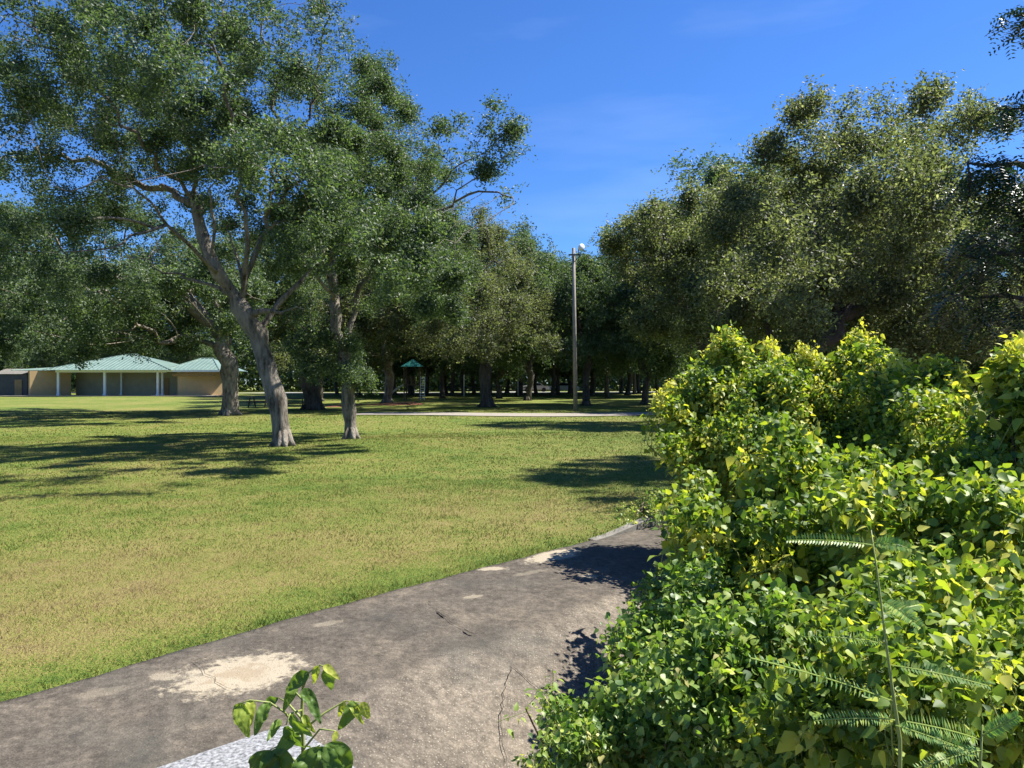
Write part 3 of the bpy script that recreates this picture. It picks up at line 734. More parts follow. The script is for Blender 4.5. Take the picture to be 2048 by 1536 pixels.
# further trees: (px, distance, scale, label)
far = [(885, 78, .95, 'oak trunk right of the playground tower'), (928, 92, 1.0, 'farther oak between the playground and the centre oak'),
       (998, 74, .85, 'slim oak just right of the thick centre trunk'), (1036, 98, 1.05, 'distant oak behind the white post'),
       (1104, 84, .95, 'oak immediately left of the lamp pole'), (1140, 104, 1.1, 'distant oak hidden behind the lamp pole'),
       (1215, 76, .95, 'oak second to the right of the lamp pole'), (1255, 90, 1.05, 'oak third to the right of the lamp pole'),
       (1340, 82, 1.1, 'oak deep in shade at the left tips of the bushes'), (1400, 66, 1.1, 'oak in the dark wood behind the bush shoots'),
       (1480, 52, 1.1, 'oak of the dark wood behind the near right oak'), (1600, 44, .85, 'oak filling the shade behind the diagonal limb'),
       (1720, 40, .72, 'oak in shade behind the highest bush shoot'), (1850, 38, .68, 'oak in shade behind the right bushes'), (1985, 36, .62, 'rightmost oak trunk behind the bushes'),
       (2150, 30, .55, 'oak cut off by the right edge'),
       (700, 82, 1.1, 'oak behind the sunlit second trunk'), 
       (820, 96, 1.1, 'oak rising behind the playground tower'),
       (640, 70, 1.0, 'oak in deep shade behind the picnic table'), (740, 104, 1.1, 'oak far behind the mulch bed'),
       (380, 118, 1.2, 'tree behind the right wing of the park building'), (240, 124, 1.25, 'tree behind the teal pavilion roof'), (90, 120, 1.2, 'tree behind the tan left wall'),
       (-30, 96, 1.1, 'tree behind the dark shed at the left edge')]
for i, (px, d, s, lb) in enumerate(far):
    r_ = random.Random(i * 7 + 3); src = protos[i % 3]
    copy_tree(src, gp(px, d), r_.uniform(0, 6.28), (s * r_.uniform(.9, 1.1), s * r_.uniform(.9, 1.1), s * (0.95 if 900 < px < 1300 else 1.0)), 'live oak, ' + lb, 'oaks of the far grove')

for i in range(28):
    r_ = random.Random(i * 5 + 1); px_ = (640 + i * 27 + r_.uniform(-12, 12)); dd_ = [88, 101, 112, 95, 107][i % 5] + r_.uniform(-3, 3)
    copy_tree(back, gp(px_, dd_), r_.uniform(0, 6.28), (r_.uniform(1.0, 1.3), r_.uniform(1.0, 1.3), r_.uniform(.95, 1.3)), 'one of the many dark live oaks crowded deep in the shaded back of the grove', 'dark oaks crowded at the back of the grove')
# distant wood closing the horizon
def far_wood():
    r = np.random.default_rng(55); n = 190000
    th = r.uniform(-1.1, 1.1, n); d = r.uniform(132, 168, n); x = np.tan(th * 0.75) * d
    lump = 12 + 3 * np.sin(x * 0.09) + 2.2 * np.sin(x * 0.23 + 1) + 1.5 * np.sin(x * 0.61)
    z = r.uniform(0, 1, n) ** 0.8 * lump
    return leaf_quads(np.stack([x, d, z + 0.6], -1), 0.9, 0.6, r, 0.4, r.uniform(0.1, .9, n))
v, rn = far_wood()
tag(np_mesh('distant_woods', v, np.arange(len(v)), 4, M['oak'], None, False, {'rnd': rn}), 'distant mass of dark woods closing the view behind the grove', 'woods', kind='stuff')

# ------------------------------------------------------------------ broad leaved bushes
TMPL = np.array([[0, 0, 0], [0, .34, 0], [0, .68, 0], [0, 1.08, 0],
                 [.26, .05, .05], [.44, .34, .09], [.24, .70, .05], [-.26, .05, .05], [-.44, .34, .09], [-.24, .70, .05]])
TF = [(0, 4, 5, 1), (1, 5, 6, 2), (2, 6, 3), (0, 1, 8, 7), (1, 2, 9, 8), (2, 3, 9)]
TFL = np.concatenate([np.array(f) for f in TF]); TSZ = np.array([len(f) for f in TF])
def broad_leaves(pos, dirv, nrm, size, curl, width=1.0):
    dirv = vnorm(dirv); side = vnorm(np.cross(dirv, nrm)); up = np.cross(side, dirv)
    X_ = TMPL[:, 0][None] * (width if np.isscalar(width) else width[:, None]); Y_ = TMPL[:, 1][None]; Z_ = TMPL[:, 2][None] - curl[:, None] * (TMPL[:, 1] ** 2)[None]
    V = pos[:, None] + size[:, None, None] * (X_[..., None] * side[:, None] + Y_[..., None] * dirv[:, None] + Z_[..., None] * up[:, None])
    n = len(pos); fl = (TFL[None] + (np.arange(n) * len(TMPL))[:, None]).ravel(); sz = np.tile(TSZ, n)
    return V.reshape(-1, 3), fl, sz

def fast_tubes(curves, radii, n=4):
    """curves (m,k,3) same k; vectorised thin tubes"""
    m, k, _ = curves.shape
    t = np.gradient(curves, axis=1); t = vnorm(t)
    ref = np.where(np.abs(t[..., 2:3]) < 0.8, np.array([0, 0, 1.]), np.array([1., 0, 0])); u = vnorm(np.cross(t, ref)); v = np.cross(t, u)
    a = np.arange(n) * 2 * np.pi / n
    R_ = radii[..., None, None]
    P = curves[:, :, None] + R_ * (u[:, :, None] * np.cos(a)[None, None, :, None] + v[:, :, None] * np.sin(a)[None, None, :, None])
    V = P.reshape(-1, 3)
    ii, jj, kk = np.meshgrid(np.arange(m), np.arange(k - 1), np.arange(n), indexing='ij')
    b = (ii * k + jj) * n; f = np.stack([b + kk, b + (kk + 1) % n, b + n + (kk + 1) % n, b + n + kk], -1).reshape(-1, 4)
    return V, f

def bush(label, base, blobs, nsh, lps, lsize, seed, mat='bush', droop=0.35, young=0.5, shl=(0.35, 0.75), filler=0, fsize=0.5, up=0.8, name='leafy_bush', group=None, rstem=0.004, tipdroop=1.0):
    """blobs (px,py,d,rx,ry,rd). Shoots leave a woody frame and end on the blob surfaces."""
    r = np.random.default_rng(seed); base = np.array(base, dtype=float)
    o = empty(name, tuple(float(v) for v in base), label, 'bush', group)
    sub = []
    for b in blobs:
        k_ = 9 if b[3] * b[4] > 4500 else 4
        for _ in range(k_):
            q = vnorm(r.normal(size=3)) * r.uniform(.3, .95); f = r.uniform(.28, .5)
            sub.append((b[0] + q[0] * b[3], b[1] + q[1] * b[4], b[2] + q[2] * b[5], b[3] * f, b[4] * f * 1.15, b[5] * f, b[6] if len(b) > 6 else 1))
    blobs = sub
    vol = np.array([(b[3] * b[4]) ** 0.9 * (b[6] if len(b) > 6 else 1) for b in blobs]); which = r.choice(len(blobs), nsh, p=vol / vol.sum())
    B = np.array([b[:6] for b in blobs])[which]; mpp = B[:, 2] / F
    cen = np.stack([(B[:, 0] - CX) * mpp, B[:, 2], H - (B[:, 1] - CY) * mpp], -1)
    u = vnorm(r.normal(size=(nsh, 3)) + np.array([-0.1, -0.25, 0.45])); u *= (0.8 + 0.9 * r.uniform(0, 1, nsh) ** 2.2)[:, None]
    end = cen + u * np.stack([B[:, 3] * mpp, B[:, 5], B[:, 4] * mpp], -1)
    L = r.uniform(shl[0], shl[1], nsh)
    dirv = vnorm(vnorm(u) * 0.8 + np.array([0, 0, up]) + vnorm(end - base) * 0.5 + r.normal(0, .25, (nsh, 3)))
    start = end - dirv * L[:, None]
    k = 12; tt = np.linspace(0, 1, k)
    cur = start[:, None] + (end - start)[:, None] * tt[None, :, None]
    bend = r.normal(0, 0.06, (nsh, 3)); cur = cur + bend[:, None] * (np.sin(tt * np.pi))[None, :, None]
    cur[:, :, 2] -= (droop * L * r.uniform(0.1, 0.6, nsh))[:, None] * (tt ** 2.5)[None]
    rad = rstem * (1 - 0.75 * tt)[None] * np.ones((nsh, 1))
    V1, F1 = fast_tubes(cur, rad, 4)
    # leaves along each shoot
    n = nsh * lps; si = np.repeat(np.arange(nsh), lps); tl_ = np.clip(np.tile(np.linspace(0.05, 1.0, lps), nsh) + r.normal(0, .02, n), 0, 1)
    fi = tl_ * (k - 1); i0 = np.minimum(fi.astype(int), k - 2); fr = (fi - i0)[:, None]
    P = cur[si, i0] * (1 - fr) + cur[si, i0 + 1] * fr; T_ = vnorm(cur[si, i0 + 1] - cur[si, i0])
    ang = np.tile(np.arange(lps) * 2.4, nsh) + np.repeat(r.uniform(0, 6.28, nsh), lps)
    ref = vnorm(np.cross(T_, np.array([0.3, 0.2, 1.0]))); ref2 = np.cross(T_, ref)
    out = ref * np.cos(ang)[:, None] + ref2 * np.sin(ang)[:, None]
    sz = lsize * np.clip(r.lognormal(-.08, .28, n), .45, 1.5) * (1.05 - 0.62 * tl_ ** 3) * np.repeat(r.uniform(.75, 1.2, nsh), lps)
    pet = sz[:, None] * (0.55 + 0.4 * r.uniform(size=(n, 1)))
    pdir = vnorm(out + T_ * 0.6 + np.array([0, 0, 0.25]))
    pm = P + pdir * pet * 0.6; pe = P + pdir * pet + np.array([0, 0, -1.0]) * pet * 0.30
    V2, F2 = fast_tubes(np.stack([P, pm, pe], 1), np.full((n, 3), 0.0009), 3)
    dr = (0.35 + tipdroop * tl_ ** 2 * 1.1)[:, None] * r.uniform(0.4, 1.3, (n, 1))
    ld = vnorm(pdir * 0.7 + np.array([0, 0, -1.0]) * dr + r.normal(0, .25, (n, 3)))
    nn = vnorm(np.array([0, 0, 1.0]) + out * 0.35 + r.normal(0, .45, (n, 3)))
    V3, F3, S3 = broad_leaves(pe, ld, nn, sz, r.uniform(0.0, 0.35, n), r.uniform(.75, 1.1, n))
    age = np.clip(young * tl_ ** 1.3 + r.uniform(0.06, 0.74, n) + np.repeat(r.normal(0, .10, nsh), lps), 0, 1)
    A3 = np.repeat(age, len(TMPL))
    if filler:
        vf = np.array([(b[3] * b[4]) ** 0.9 * (b[6] <= 1) for b in blobs]); w2 = r.choice(len(blobs), filler, p=vf / vf.sum()); B2 = np.array([b[:6] for b in blobs])[w2]; m2 = B2[:, 2] / F
        c2 = np.stack([(B2[:, 0] - CX) * m2, B2[:, 2], H - (B2[:, 1] - CY) * m2], -1)
        u2 = vnorm(r.normal(size=(filler, 3))) * (r.uniform(0.1, 1.0, filler) ** 0.5)[:, None]
        p2 = c2 + u2 * np.stack([B2[:, 3] * m2, B2[:, 5], B2[:, 4] * m2], -1) * 0.97
        # clump the filler leaves
        ncl = max(20, filler // 14); cc = p2[r.integers(0, filler, ncl)]; kk = r.integers(0, ncl, filler)
        p2 = cc[kk] + r.normal(0, 0.05, (filler, 3))
        ld2 = vnorm(r.normal(size=(filler, 3)) + np.array([0, 0, -0.6])); nn2 = vnorm(r.normal(size=(filler, 3)) * .7 + np.array([0, -.2, 1.0]))
        V4, F4, S4 = broad_leaves(p2, ld2, nn2, lsize * fsize * r.uniform(.5, 1.3, filler), r.uniform(0, .4, filler))
        F3 = np.concatenate([F3, F4 + len(V3)]); V3 = np.concatenate([V3, V4]); S3 = np.concatenate([S3, S4])
        a4 = np.clip(r.beta(1.5, 3.0, filler) + r.normal(0, .08, ncl)[kk], 0, 1); A3 = np.concatenate([A3, np.repeat(a4, len(TMPL))])  # inner leaves toned darker, painting the shade of depth between shoots
    # woody frame from the root to the shoot starts
    nb = max(8, nsh // 8); pick = r.choice(nsh, nb, replace=False)
    q = np.linspace(0, 1, 8)[None, :, None]; b0 = base + r.normal(0, .08, (nb, 3)) * np.array([1, 1, 0.0])
    mid = b0 + (start[pick] - b0) * 0.5 + r.normal(0, .06, (nb, 3)) + np.array([0, 0, .12])
    cw = (1 - q) ** 2 * b0[:, None] + 2 * q * (1 - q) * mid[:, None] + q ** 2 * start[pick][:, None]
    V5, F5 = fast_tubes(cw, (0.013 - 0.009 * np.linspace(0, 1, 8))[None] * np.ones((nb, 1)), 5)
    np_mesh('stem', V5, F5, 4, M['stemb'], o, True, None, base)
    V12 = np.concatenate([V1, V2]); F12 = np.concatenate([F1, F2 + len(V1)])
    np_mesh('shoot', V12, F12, 4, M['stem'], o, True, None, base)
    np_mesh('foliage', V3, F3, S3, M[mat], o, True, {'rnd': A3}, base)
    return o

def bed(px, d):
    x = (px - CX) / F * d; t, s = st(x, d)
    return (x, d, float(conc_z(t, s)) if s > 0 else float(lawn_z(x, d)))

bush('bright bush at the upper left of the thicket, its shoots reaching over the lawn shadow', bed(1500, 8.0),
     [(1430, 750, 8.0, 80, 55, .7), (1490, 710, 8.2, 60, 55, .6), (1385, 800, 7.9, 60, 34, .5), (1500, 810, 7.8, 120, 80, .9), (1400, 850, 7.7, 60, 26, .5), (1470, 880, 7.3, 110, 60, .7), (1380, 900, 7.4, 60, 40, .5),
      (1442, 662, 8.2, 24, 34, .3, 4), (1545, 680, 8.2, 18, 34, .3, 4), (1318, 775, 7.9, 20, 20, .3, 4), (1350, 760, 7.9, 22, 22, .3, 3), (1355, 815, 7.9, 20, 14, .3, 3)],
     620, 26, 0.058, 31, young=.8, filler=17000, fsize=.8, shl=(.35, .8))
bush('bush in the middle of the thicket with the tallest shoot', bed(1720, 7.8),
     [(1700, 740, 7.8, 90, 60, .7), (1708, 650, 7.9, 26, 42, .35, 5), (1620, 700, 7.8, 26, 30, .35, 3), (1620, 770, 7.6, 80, 70, .7), (1640, 870, 7.2, 130, 100, .9), (1780, 800, 7.4, 110, 80, .9), (1560, 740, 7.7, 60, 50, .5, 1), (1800, 760, 7.4, 70, 40, .5, 1.0), (1770, 715, 7.6, 22, 30, .3, 3), (1500, 850, 7.2, 80, 60, .6)],
     640, 26, 0.058, 32, young=.8, filler=26000, fsize=.8, shl=(.35, .8))
bush('bush of the thicket at the right, under the dark compound leaved branches', bed(1890, 6.3),
     [(1860, 790, 6.4, 80, 60, .7), (1850, 900, 6.0, 120, 100, .8), (1990, 980, 5.4, 110, 120, .8), (1850, 710, 6.5, 22, 30, .3, 4), (1915, 735, 6.4, 24, 30, .3, 4), (1800, 715, 6.5, 22, 24, .3, 3), (2120, 1000, 5.4, 110, 150, .8)],
     460, 26, 0.062, 33, young=.8, filler=19000, fsize=.75, shl=(.35, .7))
bush('sparse pale weeds growing along the top of the low retaining wall', gp(1285, 9.6),
     [(1290, 1008, 9.5, 45, 16, .4), (1240, 1035, 9.3, 30, 10, .3), (1330, 985, 9.8, 35, 16, .4)], 90, 16, 0.035, 41, mat='bushd', young=.8, filler=250, fsize=.8, shl=(.15, .4), rstem=.002, up=1.2)
bush('small bush tips hanging in from the right edge above the thicket', bed(2110, 5.2),
     [(2050, 720, 5.2, 60, 50, .45), (2000, 735, 5.2, 26, 18, .25, 3), (2090, 780, 5.2, 70, 90, .5), (2030, 670, 5.2, 26, 22, .25, 3)],
     70, 24, 0.072, 34, young=.75, filler=2200, fsize=.75, shl=(.3, .6))
bush('large leaved bush whose long shoots arch over the paving at the lawn end', bed(1560, 5.2),
     [(1400, 985, 5.5, 70, 36, .5), (1450, 1060, 5.1, 120, 70, .6), (1560, 960, 5.2, 120, 100, .7), (1430, 1130, 4.8, 90, 80, .5), (1640, 1080, 4.6, 150, 120, .7), (1340, 975, 5.6, 34, 34, .35, 3), (1355, 1060, 5.2, 28, 34, .3, 2), (1600, 870, 5.4, 60, 40, .4, 2), (1700, 940, 5.2, 90, 60, .6), (1500, 900, 5.5, 50, 40, .4, 2)],
     380, 22, 0.082, 35, young=.8, filler=13000, fsize=.6, shl=(.5, 1.1), tipdroop=1.3, rstem=.005)
bush('yellow green bush at the right of the thicket in full sun', bed(1850, 3.8),
     [(1780, 1020, 3.9, 130, 100, .6), (1930, 1050, 3.7, 140, 120, .6), (1850, 1180, 3.2, 190, 110, .6), (2060, 1150, 3.3, 120, 180, .6)],
     210, 22, 0.076, 36, young=.8, filler=9000, fsize=.6, shl=(.35, .8))
bush('dense dull green bush at the foot of the thicket beside the cracked slab', bed(1430, 4.2),
     [(1310, 1180, 5.2, 50, 40, .35), (1290, 1290, 4.4, 70, 66, .4), (1400, 1250, 4.3, 120, 90, .5), (1400, 1390, 3.6, 150, 110, .5), (1540, 1310, 3.5, 160, 130, .5), (1300, 1420, 3.7, 70, 80, .35), (1500, 1480, 3.2, 160, 90, .4)],
     420, 24, 0.046, 37, mat='bushd', young=.5, filler=30000, fsize=.8, shl=(.2, .45), rstem=.0028)
bush('small sprawling plant creeping left over the slab at the bottom edge', bed(1230, 3.6),
     [(1130, 1440, 3.85, 70, 30, .2), (1095, 1400, 3.95, 36, 18, .14, 1.3), (1190, 1490, 3.6, 120, 44, .3), (1090, 1505, 3.6, 45, 16, .14, 1.3), (1240, 1400, 3.9, 55, 40, .25)],
     130, 18, 0.040, 38, mat='bushd', young=.55, filler=2600, fsize=.8, shl=(.15, .38), rstem=.002, up=.1)
bush('leafy bush filling the bottom right corner nearest the viewer', bed(1820, 2.3),
     [(1720, 1420, 2.5, 170, 110, .4), (1900, 1440, 2.3, 200, 130, .4), (1600, 1500, 2.7, 130, 80, .35), (1980, 1310, 2.5, 130, 100, .45), (1760, 1270, 2.8, 140, 80, .4)],
     240, 20, 0.050, 39, young=.45, filler=13000, fsize=.7, shl=(.2, .5), rstem=.003)

# feathery-leaved plant standing in front of the thicket
def pinnate(pos, dirv, nrm, length, pairs, ll, lw, r, curve=0.25, rise=0.0):
    """leaflets of one frond: returns quads verts (list) and rachis curve"""
    d = vnorm(np.array(dirv)); sd_ = vnorm(np.cross(d, nrm)); up_ = np.cross(sd_, d)
    k = 10; t = np.linspace(0, 1, k)[:, None]; cur = pos + d * length * t - up_ * curve * length * t ** 2
    vs = []
    ts = np.linspace(0.1, 1, pairs)
    for q in ts:
        p = pos + d * length * q - up_ * curve * length * q ** 2
        taper = (0.55 + 0.45 * math.sin(math.pi * min(1, q * 0.9 + 0.08)))
        for sg in (-1, 1):
            a = vnorm(sd_ * sg + d * 0.35 + up_ * (r.normal(0, .12) + rise)); b = vnorm(np.cross(a, up_)); L_ = ll * taper * r.uniform(.85, 1.1)
            vs += [p, p + a * L_ * .4 + b * lw / 2, p + a * L_, p + a * L_ * .4 - b * lw / 2]
    return vs, cur
def feather_plant(label, stem_px, fronds, seed, ll=0.023, name='feathery_plant'):
    r = np.random.default_rng(seed); S_ = [at(*p) for p in stem_px]; b = S_[0].copy(); t, s = st(b[0], b[1]); 
    base = np.array([b[0], b[1], float(conc_z(t, max(s, 0)))])
    o = empty(name, tuple(float(v) for v in base), label, 'plant')
    mb = MB(); pts = [base] + S_; mb.tube(pts, list(np.linspace(0.0045, 0.0014, len(pts))), 6); mb.build('stem', M['stem'], o, True, base)
    for (x0, y0, x1, y1, d0, d1) in fronds:
        p = at(x0, y0, d0); e = at(x1, y1, d1); dd = e - p; L_ = float(np.linalg.norm(dd))
        q, cur = pinnate(p, dd, np.array([r.normal(0, .25), -0.75, 0.65]), L_ * r.uniform(.7, .95), 26, ll * r.uniform(.75, 1.1), 0.0048, r, r.uniform(.1, .4), r.uniform(-.2, .5))
        rm = MB(); rm.tube([tuple(c) for c in cur], [0.0014] * 10, 4, cap=False)
        vs = np.array(list(q) + rm.v); nq = len(q); fl = np.concatenate([np.arange(nq), np.array(rm.f).ravel() + nq])
        rn = np.concatenate([np.repeat(r.uniform(.2, 1, nq // 4), 4), np.full(len(rm.v), .9)])
        np_mesh('frond', vs, fl, 4, M['fern'], o, False, {'rnd': rn}, base)
feather_plant('feathery leaved plant with tall thin stem in front of the bottom right bushes',
    [(1800, 1480, 1.55), (1785, 1380, 1.56), (1770, 1270, 1.58), (1755, 1150, 1.6), (1742, 1060, 1.62)],
    [(1772, 1290, 1640, 1245, 1.58, 1.5), (1780, 1400, 1520, 1298, 1.57, 1.45), (1782, 1330, 2010, 1362, 1.57, 1.5), (1765, 1200, 1850, 1245, 1.59, 1.5),
     (1745, 1090, 1560, 1060, 1.6, 1.66), (1745, 1085, 1830, 1090, 1.6, 1.55), (1790, 1440, 1640, 1420, 1.56, 1.5), (1790, 1450, 1960, 1500, 1.55, 1.48), (1762, 1230, 1850, 1200, 1.59, 1.6)], 61)
feather_plant('shorter feathery plant at the bottom right corner', [(1960, 1530, 1.5), (1965, 1450, 1.5)],
    [(1962, 1480, 1830, 1430, 1.5, 1.42), (1964, 1470, 2060, 1420, 1.5, 1.46), (1963, 1500, 1850, 1520, 1.5, 1.4)], 62)

# wilted sapling by the concrete block
def sapling():
    r = np.random.default_rng(77); d0 = 1.28
    base = at(606, 1640, d0); base[2] = float(conc_z(*[float(q) for q in st(base[0], base[1])])) if st(base[0], base[1])[1] > 0 else -0.9
    o = empty('sapling', tuple(float(v) for v in base), 'wilted broad leaved sapling at the bottom in front of the pale concrete block', 'sapling')
    mb = MB(); main = [base, at(606, 1640, d0), at(607, 1540, d0), at(606, 1480, d0), at(604, 1420, d0), at(606, 1375, d0), at(612, 1345, d0)]
    mb.tube(main, [.007, .0042, .0038, .0034, .003, .0024, .0014], 7)
    tw = [[(604, 1470, d0), (570, 1425, d0 - .02), (540, 1405, d0 - .04), (500, 1400, d0 - .05), (478, 1408, d0 - .06)],
          [(605, 1460, d0), (650, 1425, d0 + .02), (690, 1402, d0 + .03), (720, 1405, d0 + .03)],
          [(606, 1375, d0), (618, 1345, d0 - .02), (640, 1330, d0 - .03), (655, 1335, d0 - .03)],
          [(606, 1500, d0), (640, 1458, d0 - .04), (672, 1462, d0 - .05)], [(604, 1420, d0), (580, 1428, d0 - .05), (572, 1450, d0 - .06)],
          [(606, 1440, d0), (575, 1405, d0 + .04), (556, 1395, d0 + .05)], [(606, 1540, d0), (560, 1490, d0 - .05), (540, 1500, d0 - .06)],
          [(606, 1545, d0), (622, 1500, d0 - .05), (640, 1490, d0 - .07)], [(606, 1400, d0), (588, 1382, d0 + .03), (590, 1370, d0 + .03)]]
    for t_ in tw: mb.tube([at(*p) for p in t_], list(np.linspace(.0022, .0010, len(t_))), 5)
    mb.build('stem', M['stem'], o, True, base)
    # leaves: (px,py,d) base, tip px,py, size m, facing tilt, age
    lv = [(478, 1408, -.06, 486, 1455, .055, .55), (482, 1404, -.06, 474, 1440, .04, .4), (500, 1400, -.05, 505, 1440, .035, .8), (540, 1405, -.04, 520, 1432, .05, .2),
          (720, 1405, .03, 735, 1428, .035, .9), (712, 1404, .03, 690, 1450, .045, .3), (700, 1402, .03, 722, 1440, .04, .7), (690, 1402, .03, 676, 1432, .03, .8),
          (655, 1335, -.03, 660, 1378, .04, .3), (648, 1331, -.03, 662, 1340, .03, 1.), (638, 1331, -.03, 625, 1362, .035, .7), (618, 1345, -.02, 580, 1372, .055, .05), (610, 1360, 0, 600, 1322, .02, 1.),
          (606, 1378, -.01, 632, 1415, .062, .0), (572, 1450, -.06, 590, 1490, .06, .1), (580, 1430, -.05, 610, 1470, .05, .35), (556, 1395, .05, 528, 1410, .05, .1), (590, 1370, .03, 575, 1400, .04, .3),
          (540, 1500, -.06, 520, 1560, .085, .0), (545, 1498, -.06, 560, 1560, .075, .05), (640, 1490, -.07, 632, 1580, .115, .12), (645, 1492, -.07, 690, 1560, .09, .18),
          (672, 1462, -.05, 668, 1490, .02, .9), (560, 1440, -.03, 545, 1462, .04, .3), (606, 1430, -.02, 622, 1462, .035, .6), (596, 1460, -.04, 575, 1480, .05, .25)]
    P, D_, Nn, Sz, Ag = [], [], [], [], []
    for (x, y, dd, x2, y2, s, ag) in lv:
        p = at(x, y, d0 + dd); e = at(x2, y2, d0 + dd - r.uniform(0, .03)); P.append(p); D_.append(e - p)
        Nn.append([r.normal(0, .5), -0.9, 0.55 + r.normal(0, .2)]); Sz.append(s); Ag.append(ag)
    ctex = bpy.data.textures.new('crumple', 'CLOUDS'); ctex.noise_scale = .018; ctex.noise_depth = 2
    for i in range(len(P)):
        V, Fl, Sz_ = broad_leaves(P[i][None], D_[i][None], np.array(Nn[i])[None], np.array([Sz[i]]), r.uniform(.2, .9, 1), float(r.uniform(.45, .8) if Sz[i] < .07 else .95))
        lf = np_mesh('leaf', V, Fl, Sz_, M['bush'], o, True, {'rnd': np.repeat(Ag[i] * .7 + .12, len(TMPL))}, base)
        sb = lf.modifiers.new('s', 'SUBSURF'); sb.levels = 3; sb.render_levels = 3
        dm = lf.modifiers.new('crumple', 'DISPLACE'); dm.texture = ctex; dm.strength = Sz[i] * .28; dm.mid_level = .5; dm.texture_coords = 'LOCAL'
sapling()

# compound-leaved tree hanging in from the upper right
def pinnate_tree():
    r = np.random.default_rng(91); D_ = 7.0; root = (6.2, 7.6, float(lawn_z(6.2, 7.6)))
    if st(root[0], root[1])[1] > 0: root = (root[0], root[1], float(conc_z(*[float(q) for q in st(root[0], root[1])])))
    limbs = [[None, (2330, 600, 7.4), (2280, 350, 7.3)], [(2300, 450, 7.3), (2150, 380, 7.1), (2040, 330, 7.0), (1930, 330, 6.9)], [(2320, 500, 7.3), (2180, 520, 7.2), (2040, 510, 7.1), (1920, 520, 7.0)],
             [(2280, 350, 7.3), (2180, 230, 7.1), (2060, 215, 7.0), (1985, 225, 7)], [(2280, 350, 7.3), (2200, 100, 7.1), (2090, 20, 7.0), (2030, 30, 7)], [(2300, 480, 7.3), (2150, 620, 7.2), (2010, 600, 7.2), (1920, 590, 7.1)]]
    nodes = [np.array([root[0], root[1], root[2] - .1])]; par = [-1]
    for li, lm in enumerate(limbs):
        P = [nodes[0] if q is None else at(*q) for q in lm]
        if li: last = int(np.linalg.norm(np.array(nodes) - P[0], axis=1).argmin()); P[0] = nodes[last]
        else: last = 0
        for a, b in zip(P[:-1], P[1:]):
            m = max(1, int(np.linalg.norm(b - a) / .2))
            for k in range(1, m + 1): nodes.append(a + (b - a) * k / m + r.normal(0, .02, 3)); par.append(last); last = len(nodes) - 1
    blobs = [(1985, 350, 7.0, 75, 60, .6), (1940, 400, 6.9, 50, 50, .4), (2040, 460, 7, 110, 90, .8), (1960, 530, 7, 70, 60, .6), (2020, 600, 7.1, 90, 70, .6), (2040, 220, 7, 70, 40, .5), (2060, 40, 7, 50, 45, .4), (1940, 620, 7.1, 50, 40, .4), (2150, 400, 7.2, 110, 200, .8), (1910, 470, 7, 40, 40, .3)]
    A_ = ellip_pts(420, blobs, r, .3); nodes, par = grow(nodes, par, A_, .16, 3, .22, 60, r)
    mb, rr, tipd = tree_mesh(nodes, par, .13, .004)
    o = empty('compound_leaved_tree', root, 'dark backlit tree with long compound leaves hanging in from the upper right edge', 'tree')
    mb.build('trunk', M['bark_shade'], o, True, root)
    idx = np.where(tipd <= 3)[0]; vs = []
    for q in range(1900):
        i = r.choice(idx); p = nodes[i] + r.normal(0, .05, 3); a = r.uniform(0, 6.28); dd = np.array([math.cos(a), math.sin(a), r.uniform(-.9, .25)])
        v_, _ = pinnate(p, dd, np.array([r.normal(0, .3), r.normal(0, .3), 1.0]), r.uniform(.16, .30), 7, .065, .021, r, .35, -0.25); vs += v_
    vs = np.array(vs); np_mesh('crown', vs, np.arange(len(vs)), 4, M['pinn'], o, False, {'rnd': np.repeat(r.beta(2, 2, len(vs) // 4), 4)}, root)
pinnate_tree()

# ------------------------------------------------------------------ lamp pole
M['pole'] = plain('grey_wood_pole', (0.24, 0.215, 0.18), 0.85, 0.2, 6)
M['metal'] = plain('dark_metal', (0.06, 0.06, 0.065), 0.5, 0.2, 5, metal=0.3)
M['white'] = plain('white_paint', (0.78, 0.78, 0.75), 0.5, 0.05, 3)
px, py, pz = gp(1151, 46)
po = empty('lamp_pole', (px, py, pz), 'tall straight wooden lamp pole beside the footpath with floodlights on top', 'lamp pole')
mb = MB(); toppt = at(1147, 496, 46)
mb.tube([(px, py, pz - .1), (px + (toppt[0] - px) * .5, py, pz + 5), tuple(toppt)], [.135, .12, .095], 16); mb.build('pole', M['pole'], po, True, (px, py, pz))
mb = MB(); tx, ty, tz = toppt
mb.box((tx + .05, ty - .15, tz - .45), (.75, .08, .08)); mb.box((tx + .3, ty - .15, tz - .25), (.05, .05, .4)); mb.tube([(tx + .02, ty - .1, tz - .9), (tx + .45, ty - .15, tz - .45)], .025, 6); mb.build('crossarm', M['metal'], po, False, (px, py, pz))
def floodlight(cx, cy, cz, r_=.2):
    mb = MB(); a = Vector((.25, -.55, .55 * 0 + .1)).normalized(); c = Vector((cx, cy, cz))
    mb.tube([c - a * .22, c - a * .12, c + a * .02, c + a * .16, c + a * .18], [.07, .12, .17, r_, r_ * .97], 16, True)
    f = mb.build('floodlight', M['white'], po, True, (px, py, pz))
    m2 = MB(); m2.tube([c + a * .185, c + a * .20], [r_ * .9, r_ * .8], 16); g_ = m2.build('lens', M['white'], f, True, (px, py, pz)); return f
floodlight(tx + .42, ty - .2, tz - .02, .2); pass
for zz in (1.2, 3.0): pass

